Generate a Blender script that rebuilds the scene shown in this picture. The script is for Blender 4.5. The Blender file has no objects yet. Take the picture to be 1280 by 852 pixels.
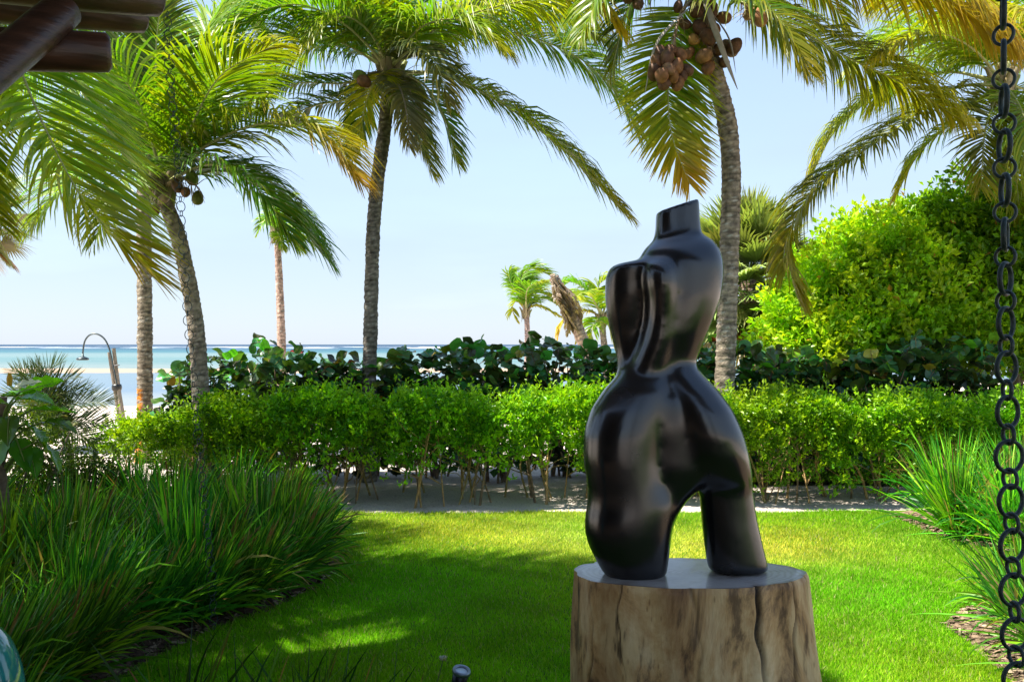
import bpy, math, random
import numpy as np
from mathutils import Vector, Matrix, Quaternion
R = math.radians
rng = np.random.default_rng(7)
random.seed(7)
scene = bpy.context.scene
col = scene.collection

# ------------------------------------------------------------------ camera, sky, sun, exposure
F = 1200.0                 # focal length in photo pixels (photo is 1280 wide)
HOR = 430.0                # photo row of the sea horizon
EYE = 2.0                  # eye height over the lawn
cam_d = bpy.data.cameras.new('camera')
cam = bpy.data.objects.new('camera', cam_d); col.objects.link(cam)
cam.location = (0, 0, EYE); cam.rotation_euler = (R(90), 0, 0)
cam_d.sensor_width = 36; cam_d.lens = 36 * F / 1280
cam_d.shift_y = (HOR - 426) / 1280
cam_d.clip_start = 0.05; cam_d.clip_end = 20000
scene.camera = cam

SUN_AZ, SUN_EL = R(-100), R(61)        # azimuth from +Y (view direction) towards +X
sdir = Vector((math.sin(SUN_AZ) * math.cos(SUN_EL), math.cos(SUN_AZ) * math.cos(SUN_EL), math.sin(SUN_EL)))
w = bpy.data.worlds.new('World'); scene.world = w; w.use_nodes = True
nt = w.node_tree; nt.nodes.clear()
sky = nt.nodes.new('ShaderNodeTexSky'); sky.sky_type = 'NISHITA'; sky.sun_disc = False
sky.sun_elevation = SUN_EL; sky.sun_rotation = SUN_AZ
sky.altitude = 0; sky.air_density = 1.0; sky.dust_density = 0.3; sky.ozone_density = 1.0
bg = nt.nodes.new('ShaderNodeBackground'); bg.inputs['Strength'].default_value = 0.10
wo = nt.nodes.new('ShaderNodeOutputWorld')
# bright sea haze all round the horizon, thinning upwards, very slightly streaked by thin high cloud
tcw = nt.nodes.new('ShaderNodeTexCoord'); spw = nt.nodes.new('ShaderNodeSeparateXYZ'); nt.links.new(tcw.outputs['Generated'], spw.inputs[0])
mrw = nt.nodes.new('ShaderNodeMapRange'); mrw.inputs[1].default_value = 0.0; mrw.inputs[2].default_value = 0.7; mrw.inputs[3].default_value = 0.92; mrw.inputs[4].default_value = 0.0
nt.links.new(spw.outputs[2], mrw.inputs[0])
mpw = nt.nodes.new('ShaderNodeMapping'); mpw.inputs['Scale'].default_value = (1.6, 1.6, 9); nt.links.new(tcw.outputs['Generated'], mpw.inputs[0])
nzw = nt.nodes.new('ShaderNodeTexNoise'); nzw.inputs['Scale'].default_value = 1.7; nzw.inputs['Detail'].default_value = 5; nt.links.new(mpw.outputs[0], nzw.inputs[0])
maw = nt.nodes.new('ShaderNodeMath'); maw.operation = 'MULTIPLY_ADD'; maw.inputs[1].default_value = 0.35; maw.use_clamp = True
nt.links.new(nzw.outputs[0], maw.inputs[0]); nt.links.new(mrw.outputs[0], maw.inputs[2])
mnw = nt.nodes.new('ShaderNodeMath'); mnw.operation = 'SUBTRACT'; mnw.inputs[1].default_value = 0.17; mnw.use_clamp = True; nt.links.new(maw.outputs[0], mnw.inputs[0])
mxw = nt.nodes.new('ShaderNodeMix'); mxw.data_type = 'RGBA'
nt.links.new(mnw.outputs[0], mxw.inputs[0]); nt.links.new(sky.outputs[0], mxw.inputs[6]); mxw.inputs[7].default_value = (2.02, 2.44, 3.12, 1)
nt.links.new(mxw.outputs[2], bg.inputs[0]); nt.links.new(bg.outputs[0], wo.inputs[0])
sl = bpy.data.lights.new('sun', 'SUN'); sl.energy = 4.5; sl.angle = R(0.53); sl.color = (1.0, 0.95, 0.87)
so = bpy.data.objects.new('sun', sl); col.objects.link(so); so.location = (-30, 20, 40)
so.rotation_euler = (-sdir).to_track_quat('-Z', 'Y').to_euler()
scene.view_settings.view_transform = 'Standard'; scene.view_settings.look = 'None'
scene.view_settings.exposure = 1.6; scene.view_settings.gamma = 1.0
scene.view_settings.use_curve_mapping = False
scene.render.engine = 'CYCLES'
scene.render.resolution_x, scene.render.resolution_y = 1024, 681

def P(px, py, d):
    """photo pixel + distance along the view -> world point"""
    return np.array([(px - 640) / F * d, d, EYE + (HOR - py) / F * d])

# ------------------------------------------------------------------ mesh helpers
class G:
    def __init__(s):
        s.v = []; s.c = []; s.f = []; s.m = []; s.n = 0
    def add(s, V, Fc, c=(1, 1, 1), mi=0):
        V = np.asarray(V, float).reshape(-1, 3); Fc = np.asarray(Fc, int)
        c = np.asarray(c, float)
        if c.ndim == 1: c = np.tile(c, (len(V), 1))
        s.v.append(V); s.c.append(c); s.f.append(Fc + s.n); s.m.append(np.full(len(Fc), mi)); s.n += len(V)
    def mesh(s, name, mats, smooth=True, origin=(0, 0, 0)):
        V = np.concatenate(s.v) - np.asarray(origin, float); C = np.concatenate(s.c)
        me = bpy.data.meshes.new(name)
        me.vertices.add(len(V)); me.vertices.foreach_set('co', V.astype(np.float32).ravel())
        li = np.concatenate([f.ravel() for f in s.f]); lt = np.concatenate([np.full(len(f), f.shape[1]) for f in s.f])
        me.loops.add(len(li)); me.loops.foreach_set('vertex_index', li.astype(np.int32))
        me.polygons.add(len(lt)); ls = np.concatenate([[0], np.cumsum(lt)[:-1]])
        me.polygons.foreach_set('loop_start', ls.astype(np.int32))
        me.polygons.foreach_set('material_index', np.concatenate(s.m).astype(np.int32))
        me.polygons.foreach_set('use_smooth', np.full(len(lt), smooth))
        a = me.color_attributes.new('Col', 'FLOAT_COLOR', 'POINT')
        a.data.foreach_set('color', np.hstack([C, np.ones((len(C), 1))]).astype(np.float32).ravel())
        for m in (mats if isinstance(mats, (list, tuple)) else [mats]): me.materials.append(m)
        me.update(calc_edges=True); me.validate()
        return me

def link(name, me, parent=None, loc=(0, 0, 0), rot=(0, 0, 0), scale=(1, 1, 1)):
    o = bpy.data.objects.new(name, me); col.objects.link(o)
    o.location = [float(a) for a in loc]; o.rotation_euler = rot; o.scale = scale
    if parent is not None: o.parent = parent
    return o
def tag(o, label=None, cat=None, group=None, kind=None):
    for k, v in (('label', label), ('category', cat), ('group', group), ('kind', kind)):
        if v: o[k] = v
    return o
def thing(name, label, cat, loc=(0, 0, 0), group=None):
    o = link(name, None, loc=loc); o.empty_display_size = 0.1
    return tag(o, label, cat, group)
def copy_tree(o, parent=None):
    c = o.copy(); col.objects.link(c); c.parent = parent
    for ch in list(o.children): copy_tree(ch, c)
    return c
def nrm(a):
    a = np.asarray(a, float); return a / (np.linalg.norm(a, axis=-1, keepdims=True) + 1e-9)

def spline(pts, n):
    """Catmull-Rom through pts, n samples"""
    p = np.asarray(pts, float)
    if len(p) == 2: return p[0] + np.linspace(0, 1, n)[:, None] * (p[1] - p[0])
    q = np.vstack([2 * p[0] - p[1], p, 2 * p[-1] - p[-2]])
    u = np.linspace(0, len(p) - 1 - 1e-6, n); i = u.astype(int); t = (u - i)[:, None]
    a, b, c, d = q[i], q[i + 1], q[i + 2], q[i + 3]
    r = 0.5 * (2 * b + (c - a) * t + (2 * a - 5 * b + 4 * c - d) * t ** 2 + (3 * b - a - 3 * c + d) * t ** 3)
    s = np.concatenate([[0], np.cumsum(np.linalg.norm(np.diff(r, axis=0), axis=1))])
    e = np.linspace(0, s[-1], n)
    return np.stack([np.interp(e, s, r[:, k]) for k in range(3)], 1)

def tube(g, pts, rad, n=8, c=(1, 1, 1), mi=0, cap=True, flat=1.0):
    pts = np.asarray(pts, float); m = len(pts)
    rad = np.broadcast_to(np.asarray(rad, float), (m,))
    T = nrm(np.gradient(pts, axis=0))
    up = np.array([0, 0, 1.]) if abs(T[0][2]) < 0.9 else np.array([0, 1., 0])
    N = np.zeros_like(pts); N[0] = nrm(np.cross(T[0], up))
    for i in range(1, m):
        v = N[i - 1] - T[i] * np.dot(N[i - 1], T[i]); N[i] = nrm(v)
    B = np.cross(T, N)
    a = np.linspace(0, 2 * math.pi, n, endpoint=False)
    V = pts[:, None] + rad[:, None, None] * (np.cos(a)[None, :, None] * N[:, None] + flat * np.sin(a)[None, :, None] * B[:, None])
    i = np.arange(m - 1)[:, None] * n; j = np.arange(n)[None]; k = (j + 1) % n
    Fc = np.stack([i + j, i + k, i + n + k, i + n + j], -1).reshape(-1, 4)
    cc = np.asarray(c, float)
    if cc.ndim == 2: cc = np.repeat(cc, n, 0)
    g.add(V.reshape(-1, 3), Fc, cc, mi)
    if cap:
        for e, ring in ((0, np.arange(n)[::-1]), (m - 1, np.arange(n) + (m - 1) * n)):
            VV = np.vstack([V.reshape(-1, 3)[ring], pts[e]])
            FF = [[q, (q + 1) % n, n] for q in range(n)]
            g.add(VV, FF, cc[0] if cc.ndim == 2 else cc, mi)

def lathe(g, prof, n=32, c=(1, 1, 1), mi=0, center=(0, 0, 0), sx=1, sy=1):
    prof = np.asarray(prof, float); a = np.linspace(0, 2 * math.pi, n, endpoint=False)
    V = np.stack([prof[:, :1] * np.cos(a) * sx, prof[:, :1] * np.sin(a) * sy, np.repeat(prof[:, 1:], n, 1)], -1).reshape(-1, 3) + np.asarray(center)
    m = len(prof); i = np.arange(m - 1)[:, None] * n; j = np.arange(n)[None]; k = (j + 1) % n
    g.add(V, np.stack([i + j, i + k, i + n + k, i + n + j], -1).reshape(-1, 4), c, mi)

def disc_cap(g, ring, c, mi=0, bulge=0):
    ring = np.asarray(ring); ctr = ring.mean(0) + np.array([0, 0, bulge]); n = len(ring)
    g.add(np.vstack([ring, ctr]), [[q, (q + 1) % n, n] for q in range(n)], c, mi)

# ------------------------------------------------------------------ materials
def base_mat(name):
    m = bpy.data.materials.new(name); m.use_nodes = True
    n = m.node_tree; n.nodes.clear()
    return m, n, lambda t, **k: _nd(n, t, **k), n.links.new
def _nd(n, t, **k):
    o = n.nodes.new(t)
    for a, b in k.items():
        if a.startswith('i_'): o.inputs[a[2:].replace('_', ' ')].default_value = b
        else: setattr(o, a, b)
    return o
def ramp(nd, stops):
    r = nd('ShaderNodeValToRGB'); e = r.color_ramp.elements
    while len(e) < len(stops): e.new(0.5)
    for x, (p, c) in zip(e, stops): x.position = p; x.color = (*c, 1)
    return r

def leaf_mat(name, trans=0.4, rough=0.42, spec=0.4, tcol=(1.25, 1.15, 0.45), var=0.12, noise=0.25, nscale=6.0):
    m, n, nd, L = base_mat(name)
    at = nd('ShaderNodeAttribute', attribute_name='Col')
    oi = nd('ShaderNodeObjectInfo')
    tc = nd('ShaderNodeTexCoord')
    nz = nd('ShaderNodeTexNoise'); nz.inputs['Scale'].default_value = nscale; nz.inputs['Detail'].default_value = 3
    L(tc.outputs['Object'], nz.inputs['Vector'])
    mr = nd('ShaderNodeMapRange'); mr.inputs[3].default_value = 1 - noise * 1.6; mr.inputs[4].default_value = 1 + noise * 1.6
    L(nz.outputs[0], mr.inputs[0])
    mo = nd('ShaderNodeMapRange'); mo.inputs[3].default_value = 1 - var * 1.5; mo.inputs[4].default_value = 1 + var * 1.5
    L(oi.outputs['Random'], mo.inputs[0])
    mu = nd('ShaderNodeMath', operation='MULTIPLY'); L(mr.outputs[0], mu.inputs[0]); L(mo.outputs[0], mu.inputs[1])
    hm = nd('ShaderNodeMapRange'); hm.inputs[3].default_value = 0.5 - var * 0.12; hm.inputs[4].default_value = 0.5 + var * 0.12
    L(oi.outputs['Random'], hm.inputs[0])
    hs = nd('ShaderNodeHueSaturation'); L(at.outputs['Color'], hs.inputs['Color']); L(mu.outputs[0], hs.inputs['Value']); L(hm.outputs[0], hs.inputs['Hue'])
    pr = nd('ShaderNodeBsdfPrincipled'); pr.inputs['Roughness'].default_value = rough; pr.inputs['Specular IOR Level'].default_value = spec
    L(hs.outputs[0], pr.inputs['Base Color'])
    mx = nd('ShaderNodeMix', data_type='RGBA', blend_type='MULTIPLY'); mx.inputs[0].default_value = 1
    L(hs.outputs[0], mx.inputs[6]); mx.inputs[7].default_value = (*tcol, 1)
    tr = nd('ShaderNodeBsdfTranslucent'); L(mx.outputs[2], tr.inputs[0])
    ms = nd('ShaderNodeMixShader'); ms.inputs[0].default_value = trans
    L(pr.outputs[0], ms.inputs[1]); L(tr.outputs[0], ms.inputs[2])
    o = nd('ShaderNodeOutputMaterial'); L(ms.outputs[0], o.inputs[0])
    return m

def attr_mat(name, rough=0.8, spec=0.3, nscale=20, namt=0.3, bump=0.0, bscale=60, metallic=0, stretch=(1, 1, 1), coat=0):
    m, n, nd, L = base_mat(name)
    at = nd('ShaderNodeAttribute', attribute_name='Col'); tc = nd('ShaderNodeTexCoord')
    mp = nd('ShaderNodeMapping'); mp.inputs['Scale'].default_value = stretch; L(tc.outputs['Object'], mp.inputs[0])
    nz = nd('ShaderNodeTexNoise'); nz.inputs['Scale'].default_value = nscale; nz.inputs['Detail'].default_value = 6
    L(mp.outputs[0], nz.inputs[0])
    mr = nd('ShaderNodeMapRange'); mr.inputs[1].default_value = 0.3; mr.inputs[2].default_value = 0.7
    mr.inputs[3].default_value = 1 - namt; mr.inputs[4].default_value = 1 + namt; L(nz.outputs[0], mr.inputs[0])
    hs = nd('ShaderNodeHueSaturation'); L(at.outputs['Color'], hs.inputs['Color']); L(mr.outputs[0], hs.inputs['Value'])
    pr = nd('ShaderNodeBsdfPrincipled'); pr.inputs['Roughness'].default_value = rough
    pr.inputs['Specular IOR Level'].default_value = spec; pr.inputs['Metallic'].default_value = metallic
    pr.inputs['Coat Weight'].default_value = coat; pr.inputs['Coat Roughness'].default_value = 0.15
    L(hs.outputs[0], pr.inputs['Base Color'])
    if bump:
        nb = nd('ShaderNodeTexNoise'); nb.inputs['Scale'].default_value = bscale; nb.inputs['Detail'].default_value = 6
        L(mp.outputs[0], nb.inputs[0])
        bp = nd('ShaderNodeBump'); bp.inputs['Strength'].default_value = bump; bp.inputs['Distance'].default_value = 0.02
        L(nb.outputs[0], bp.inputs['Height']); L(bp.outputs[0], pr.inputs['Normal'])
    o = nd('ShaderNodeOutputMaterial'); L(pr.outputs[0], o.inputs[0])
    return m

M = {}
M['frond'] = leaf_mat('palm_frond', 0.5, 0.36, 0.35, (1.15, 1.2, 0.3), 0.1, 0.15, 2.0)
M['rachis'] = attr_mat('palm_rachis', 0.5, 0.4, 8, 0.2)
M['strap'] = leaf_mat('strap_leaf', 0.36, 0.4, 0.2, (1.1, 1.2, 0.3), 0.22, 0.2, 3.0)
M['turf'] = leaf_mat('turf_blade', 0.42, 0.6, 0.06, (1.0, 1.15, 0.3), 0.0, 0.12, 0.8)
M['hedge'] = leaf_mat('hedge_leaf', 0.44, 0.34, 0.28, (1.3, 1.2, 0.3), 0.12, 0.25, 2.5)
M['tree'] = leaf_mat('tree_leaf', 0.45, 0.34, 0.3, (1.35, 1.2, 0.3), 0.08, 0.3, 0.9)
M['grape'] = leaf_mat('sea_grape_leaf', 0.3, 0.33, 0.5, (1.2, 1.2, 0.4), 0.5, 0.2, 9.0)
M['broad'] = leaf_mat('broad_leaf', 0.4, 0.22, 0.6, (1.3, 1.2, 0.35), 0.2, 0.15, 5.0)
M['fan'] = leaf_mat('fan_leaf', 0.3, 0.4, 0.45, (1.2, 1.15, 0.4), 0.25, 0.2, 2.0)
M['trunk'] = attr_mat('palm_trunk', 0.9, 0.15, 14, 0.55, 0.8, 45)
M['stem'] = attr_mat('woody_stem', 0.8, 0.2, 25, 0.4, 0.4, 60)
M['nut'] = attr_mat('coconut_husk', 0.6, 0.3, 18, 0.4, 0.4, 40)
M['log'] = attr_mat('varnished_log', 0.42, 0.4, 2.5, 0.55, 0.35, 5, stretch=(.7, 2, 9), coat=0.1)
M['thatch'] = attr_mat('thatch', 0.95, 0.1, 30, 0.5, 0.8, 60)
M['iron'] = attr_mat('chain_metal', 0.5, 0.35, 40, 0.4, 0.2, 90, 0.0)
M['mulch'] = attr_mat('bark_mulch', 0.95, 0.1, 18, 0.6, 1.0, 60)
M['flower'] = leaf_mat('petal', 0.3, 0.5, 0.3, (1, 1, 0.9), 0.0, 0.05)
M['metal'] = attr_mat('lamp_metal', 0.35, 0.5, 30, 0.2, 0, 60, 0.7)
M['wood'] = attr_mat('weathered_wood', 0.85, 0.2, 12, 0.4, 0.5, 50, stretch=(6, 6, 0.6))

def sand_mat():
    m, n, nd, L = base_mat('coral_sand')
    tc = nd('ShaderNodeTexCoord')
    n1 = nd('ShaderNodeTexNoise'); n1.inputs['Scale'].default_value = 1.3; n1.inputs['Detail'].default_value = 8
    n2 = nd('ShaderNodeTexNoise'); n2.inputs['Scale'].default_value = 45; n2.inputs['Detail'].default_value = 4
    L(tc.outputs['Object'], n1.inputs[0]); L(tc.outputs['Object'], n2.inputs[0])
    r = ramp(nd, [(0.3, (0.44, 0.37, 0.31)), (0.65, (0.58, 0.50, 0.42))]); L(n1.outputs[0], r.inputs[0])
    r2 = ramp(nd, [(0.32, (0.62, 0.6, 0.58)), (0.5, (1, 1, 1))]); L(n2.outputs[0], r2.inputs[0])
    mx = nd('ShaderNodeMix', data_type='RGBA', blend_type='MULTIPLY'); mx.inputs[0].default_value = 1
    L(r.outputs[0], mx.inputs[6]); L(r2.outputs[0], mx.inputs[7])
    pr = nd('ShaderNodeBsdfPrincipled', i_Roughness=0.95); pr.inputs['Specular IOR Level'].default_value = 0.1
    L(mx.outputs[2], pr.inputs[0])
    bp = nd('ShaderNodeBump', i_Strength=0.6, i_Distance=0.03); L(n2.outputs[0], bp.inputs['Height']); L(bp.outputs[0], pr.inputs['Normal'])
    o = nd('ShaderNodeOutputMaterial'); L(pr.outputs[0], o.inputs[0]); return m
M['sand'] = sand_mat()

def lawn_mat():
    m, n, nd, L = base_mat('lawn_soil_and_turf')
    tc = nd('ShaderNodeTexCoord')
    n1 = nd('ShaderNodeTexNoise'); n1.inputs['Scale'].default_value = 0.9; n1.inputs['Detail'].default_value = 5
    n2 = nd('ShaderNodeTexNoise'); n2.inputs['Scale'].default_value = 70; n2.inputs['Detail'].default_value = 3
    L(tc.outputs['Object'], n1.inputs[0]); L(tc.outputs['Object'], n2.inputs[0])
    r = ramp(nd, [(0.35, (0.05, 0.14, 0.005)), (0.6, (0.10, 0.17, 0.012))]); L(n1.outputs[0], r.inputs[0])
    r2 = ramp(nd, [(0.3, (0.45, 0.45, 0.45)), (0.65, (1.15, 1.15, 1.1))]); L(n2.outputs[0], r2.inputs[0])
    mx = nd('ShaderNodeMix', data_type='RGBA', blend_type='MULTIPLY'); mx.inputs[0].default_value = 1
    L(r.outputs[0], mx.inputs[6]); L(r2.outputs[0], mx.inputs[7])
    pr = nd('ShaderNodeBsdfPrincipled', i_Roughness=0.9); pr.inputs['Specular IOR Level'].default_value = 0.1
    L(mx.outputs[2], pr.inputs[0])
    o = nd('ShaderNodeOutputMaterial'); L(pr.outputs[0], o.inputs[0]); return m
M['lawn'] = lawn_mat()

def sea_mat():
    m, n, nd, L = base_mat('shallow_sea')
    tc = nd('ShaderNodeTexCoord'); sp = nd('ShaderNodeSeparateXYZ'); L(tc.outputs['Object'], sp.inputs[0])
    # water colour follows the depth of the sea bed with distance from the shore; streaked along the shore
    mp = nd('ShaderNodeMapping'); mp.inputs['Scale'].default_value = (0.004, 0.03, 1); L(tc.outputs['Object'], mp.inputs[0])
    nz = nd('ShaderNodeTexNoise'); nz.inputs['Scale'].default_value = 1.0; nz.inputs['Detail'].default_value = 5; L(mp.outputs[0], nz.inputs[0])
    lg = nd('ShaderNodeMath', operation='LOGARITHM'); lg.inputs[1].default_value = 10; L(sp.outputs[1], lg.inputs[0])
    ad = nd('ShaderNodeMath', operation='MULTIPLY_ADD'); L(nz.outputs[0], ad.inputs[0]); ad.inputs[1].default_value = 0.32; L(lg.outputs[0], ad.inputs[2])
    mr = nd('ShaderNodeMapRange'); mr.inputs[1].default_value = 1.76; mr.inputs[2].default_value = 3.76; L(ad.outputs[0], mr.inputs[0])
    def x(d): return (math.log10(d) + 0.16 - 1.76) / 2.0
    r = ramp(nd, [(x(46), (0.1920, 0.2160, 0.2080)), (x(62), (0.1120, 0.1600, 0.2000)), (x(98), (0.1200, 0.1680, 0.1920)), (x(118), (0.1600, 0.2000, 0.1800)),
                  (x(175), (0.0800, 0.1600, 0.1520)), (x(260), (0.1360, 0.1960, 0.1800)), (x(380), (0.0280, 0.1120, 0.1280)), (x(640), (0.0128, 0.0600, 0.0960)), (x(1200), (0.0064, 0.0304, 0.0640))])
    L(mr.outputs[0], r.inputs[0])
    # breakers on the reef
    mp2 = nd('ShaderNodeMapping'); mp2.inputs['Scale'].default_value = (0.022, 0.008, 1); L(tc.outputs['Object'], mp2.inputs[0])
    nf = nd('ShaderNodeTexNoise'); nf.inputs['Scale'].default_value = 1.0; nf.inputs['Detail'].default_value = 4; L(mp2.outputs[0], nf.inputs[0])
    rf = ramp(nd, [(0.555, (0, 0, 0)), (0.575, (1, 1, 1))]); L(nf.outputs[0], rf.inputs[0])
    b1 = nd('ShaderNodeMapRange'); b1.inputs[1].default_value = 640; b1.inputs[2].default_value = 760; L(sp.outputs[1], b1.inputs[0])
    b2 = nd('ShaderNodeMapRange'); b2.inputs[1].default_value = 1400; b2.inputs[2].default_value = 1100; L(sp.outputs[1], b2.inputs[0])
    bm = nd('ShaderNodeMath', operation='MULTIPLY'); L(b1.outputs[0], bm.inputs[0]); L(b2.outputs[0], bm.inputs[1])
    bm2 = nd('ShaderNodeMath', operation='MULTIPLY'); L(bm.outputs[0], bm2.inputs[0]); L(rf.outputs[0], bm2.inputs[1])
    mx = nd('ShaderNodeMix', data_type='RGBA'); L(bm2.outputs[0], mx.inputs[0]); L(r.outputs[0], mx.inputs[6]); mx.inputs[7].default_value = (0.75, 0.77, 0.78, 1)
    mp3 = nd('ShaderNodeMapping'); mp3.inputs['Scale'].default_value = (0.35, 1.4, 1); L(tc.outputs['Object'], mp3.inputs[0])
    nw = nd('ShaderNodeTexNoise'); nw.inputs['Scale'].default_value = 1.0; nw.inputs['Detail'].default_value = 6; L(mp3.outputs[0], nw.inputs[0])
    bp = nd('ShaderNodeBump', i_Strength=0.5, i_Distance=0.25); L(nw.outputs[0], bp.inputs['Height'])
    pr = nd('ShaderNodeBsdfPrincipled', i_Roughness=0.35); pr.inputs['Specular IOR Level'].default_value = 0.12
    L(mx.outputs[2], pr.inputs[0]); L(bp.outputs[0], pr.inputs['Normal'])
    o = nd('ShaderNodeOutputMaterial'); L(pr.outputs[0], o.inputs[0]); return m
M['sea'] = sea_mat()

def bronze_mat():
    m, n, nd, L = base_mat('black_bronze')
    tc = nd('ShaderNodeTexCoord')
    n1 = nd('ShaderNodeTexNoise'); n1.inputs['Scale'].default_value = 7; n1.inputs['Detail'].default_value = 6
    n2 = nd('ShaderNodeTexNoise'); n2.inputs['Scale'].default_value = 90; n2.inputs['Detail'].default_value = 3
    L(tc.outputs['Object'], n1.inputs[0]); L(tc.outputs['Object'], n2.inputs[0])
    r = ramp(nd, [(0.35, (0.0035, 0.004, 0.005)), (0.7, (0.009, 0.008, 0.0075))]); L(n1.outputs[0], r.inputs[0])
    mr = nd('ShaderNodeMapRange'); mr.inputs[3].default_value = 0.14; mr.inputs[4].default_value = 0.34; L(n1.outputs[0], mr.inputs[0])
    bp = nd('ShaderNodeBump', i_Strength=0.06, i_Distance=0.004); L(n2.outputs[0], bp.inputs['Height'])
    ge = nd('ShaderNodeNewGeometry'); sx = nd('ShaderNodeSeparateXYZ'); L(ge.outputs['Normal'], sx.inputs[0])
    du = nd('ShaderNodeMapRange'); du.inputs[1].default_value = 0.2; du.inputs[2].default_value = 1.0; du.inputs[4].default_value = 0.35; L(sx.outputs[2], du.inputs[0])
    n4 = nd('ShaderNodeTexNoise'); n4.inputs['Scale'].default_value = 26; n4.inputs['Detail'].default_value = 7; L(tc.outputs['Object'], n4.inputs[0])
    dm = nd('ShaderNodeMath', operation='MULTIPLY'); L(du.outputs[0], dm.inputs[0]); L(n4.outputs[0], dm.inputs[1])
    dx = nd('ShaderNodeMix', data_type='RGBA'); L(dm.outputs[0], dx.inputs[0]); L(r.outputs[0], dx.inputs[6]); dx.inputs[7].default_value = (0.07, 0.066, 0.06, 1)
    pr = nd('ShaderNodeBsdfPrincipled'); L(dx.outputs[2], pr.inputs[0]); L(mr.outputs[0], pr.inputs['Roughness'])
    pr.inputs['Specular IOR Level'].default_value = 0.75; pr.inputs['Coat Weight'].default_value = 0.15; pr.inputs['Coat Roughness'].default_value = 0.2
    L(bp.outputs[0], pr.inputs['Normal'])
    o = nd('ShaderNodeOutputMaterial'); L(pr.outputs[0], o.inputs[0]); return m
M['bronze'] = bronze_mat()

def stump_mat():
    m, n, nd, L = base_mat('peeled_stump_wood')
    tc = nd('ShaderNodeTexCoord')
    mp = nd('ShaderNodeMapping'); mp.inputs['Scale'].default_value = (3.2, 3.2, 1.0); L(tc.outputs['Object'], mp.inputs[0])
    n1 = nd('ShaderNodeTexNoise'); n1.inputs['Scale'].default_value = 1.0; n1.inputs['Detail'].default_value = 8; L(mp.outputs[0], n1.inputs[0])
    r = ramp(nd, [(0.28, (0.12, 0.065, 0.03)), (0.39, (0.34, 0.21, 0.09)), (0.52, (0.66, 0.48, 0.23)), (0.72, (0.74, 0.59, 0.36))]); L(n1.outputs[0], r.inputs[0])
    mp2 = nd('ShaderNodeMapping'); mp2.inputs['Scale'].default_value = (22, 22, 4.5); L(tc.outputs['Object'], mp2.inputs[0])
    n2 = nd('ShaderNodeTexNoise'); n2.inputs['Scale'].default_value = 1.0; n2.inputs['Detail'].default_value = 7; L(mp2.outputs[0], n2.inputs[0])
    r2 = ramp(nd, [(0.30, (0.12, 0.09, 0.07)), (0.38, (0.85, 0.8, 0.75)), (0.55, (1, 1, 1))]); L(n2.outputs[0], r2.inputs[0])
    n3 = nd('ShaderNodeTexVoronoi'); n3.inputs['Scale'].default_value = 9; L(mp.outputs[0], n3.inputs[0])
    r3 = ramp(nd, [(0.05, (0.3, 0.2, 0.13)), (0.17, (1, 1, 1))]); L(n3.outputs['Distance'], r3.inputs[0])
    at = nd('ShaderNodeAttribute', attribute_name='Col')
    mx = nd('ShaderNodeMix', data_type='RGBA', blend_type='MULTIPLY'); mx.inputs[0].default_value = 0.85
    L(r.outputs[0], mx.inputs[6]); L(r2.outputs[0], mx.inputs[7])
    m3 = nd('ShaderNodeMix', data_type='RGBA', blend_type='MULTIPLY'); m3.inputs[0].default_value = 0.6
    L(mx.outputs[2], m3.inputs[6]); L(r3.outputs[0], m3.inputs[7])
    mp5 = nd('ShaderNodeMapping'); mp5.inputs['Scale'].default_value = (4.2, 4.2, 1.7); mp5.inputs['Location'].default_value = (3, 1, 2); L(tc.outputs['Object'], mp5.inputs[0])
    n5 = nd('ShaderNodeTexNoise'); n5.inputs['Scale'].default_value = 1.0; n5.inputs['Detail'].default_value = 10; n5.inputs['Roughness'].default_value = 0.68; n5.inputs['Distortion'].default_value = 0.6; L(mp5.outputs[0], n5.inputs[0])
    r5 = ramp(nd, [(0.42, (1, 1, 1)), (0.53, (0.72, 0.58, 0.44)), (0.60, (0.18, 0.12, 0.08))]); L(n5.outputs[0], r5.inputs[0])
    m5 = nd('ShaderNodeMix', data_type='RGBA', blend_type='MULTIPLY'); m5.inputs[0].default_value = 0.9; L(m3.outputs[2], m5.inputs[6]); L(r5.outputs[0], m5.inputs[7])
    m4 = nd('ShaderNodeMix', data_type='RGBA', blend_type='MULTIPLY'); m4.inputs[0].default_value = 1
    L(m5.outputs[2], m4.inputs[6]); L(at.outputs['Color'], m4.inputs[7])
    pr = nd('ShaderNodeBsdfPrincipled', i_Roughness=0.55); pr.inputs['Specular IOR Level'].default_value = 0.35
    L(m4.outputs[2], pr.inputs[0])
    bp = nd('ShaderNodeBump', i_Strength=0.5, i_Distance=0.02); L(n2.outputs[0], bp.inputs['Height']); L(bp.outputs[0], pr.inputs['Normal'])
    o = nd('ShaderNodeOutputMaterial'); L(pr.outputs[0], o.inputs[0]); return m
M['stump'] = stump_mat()
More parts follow.
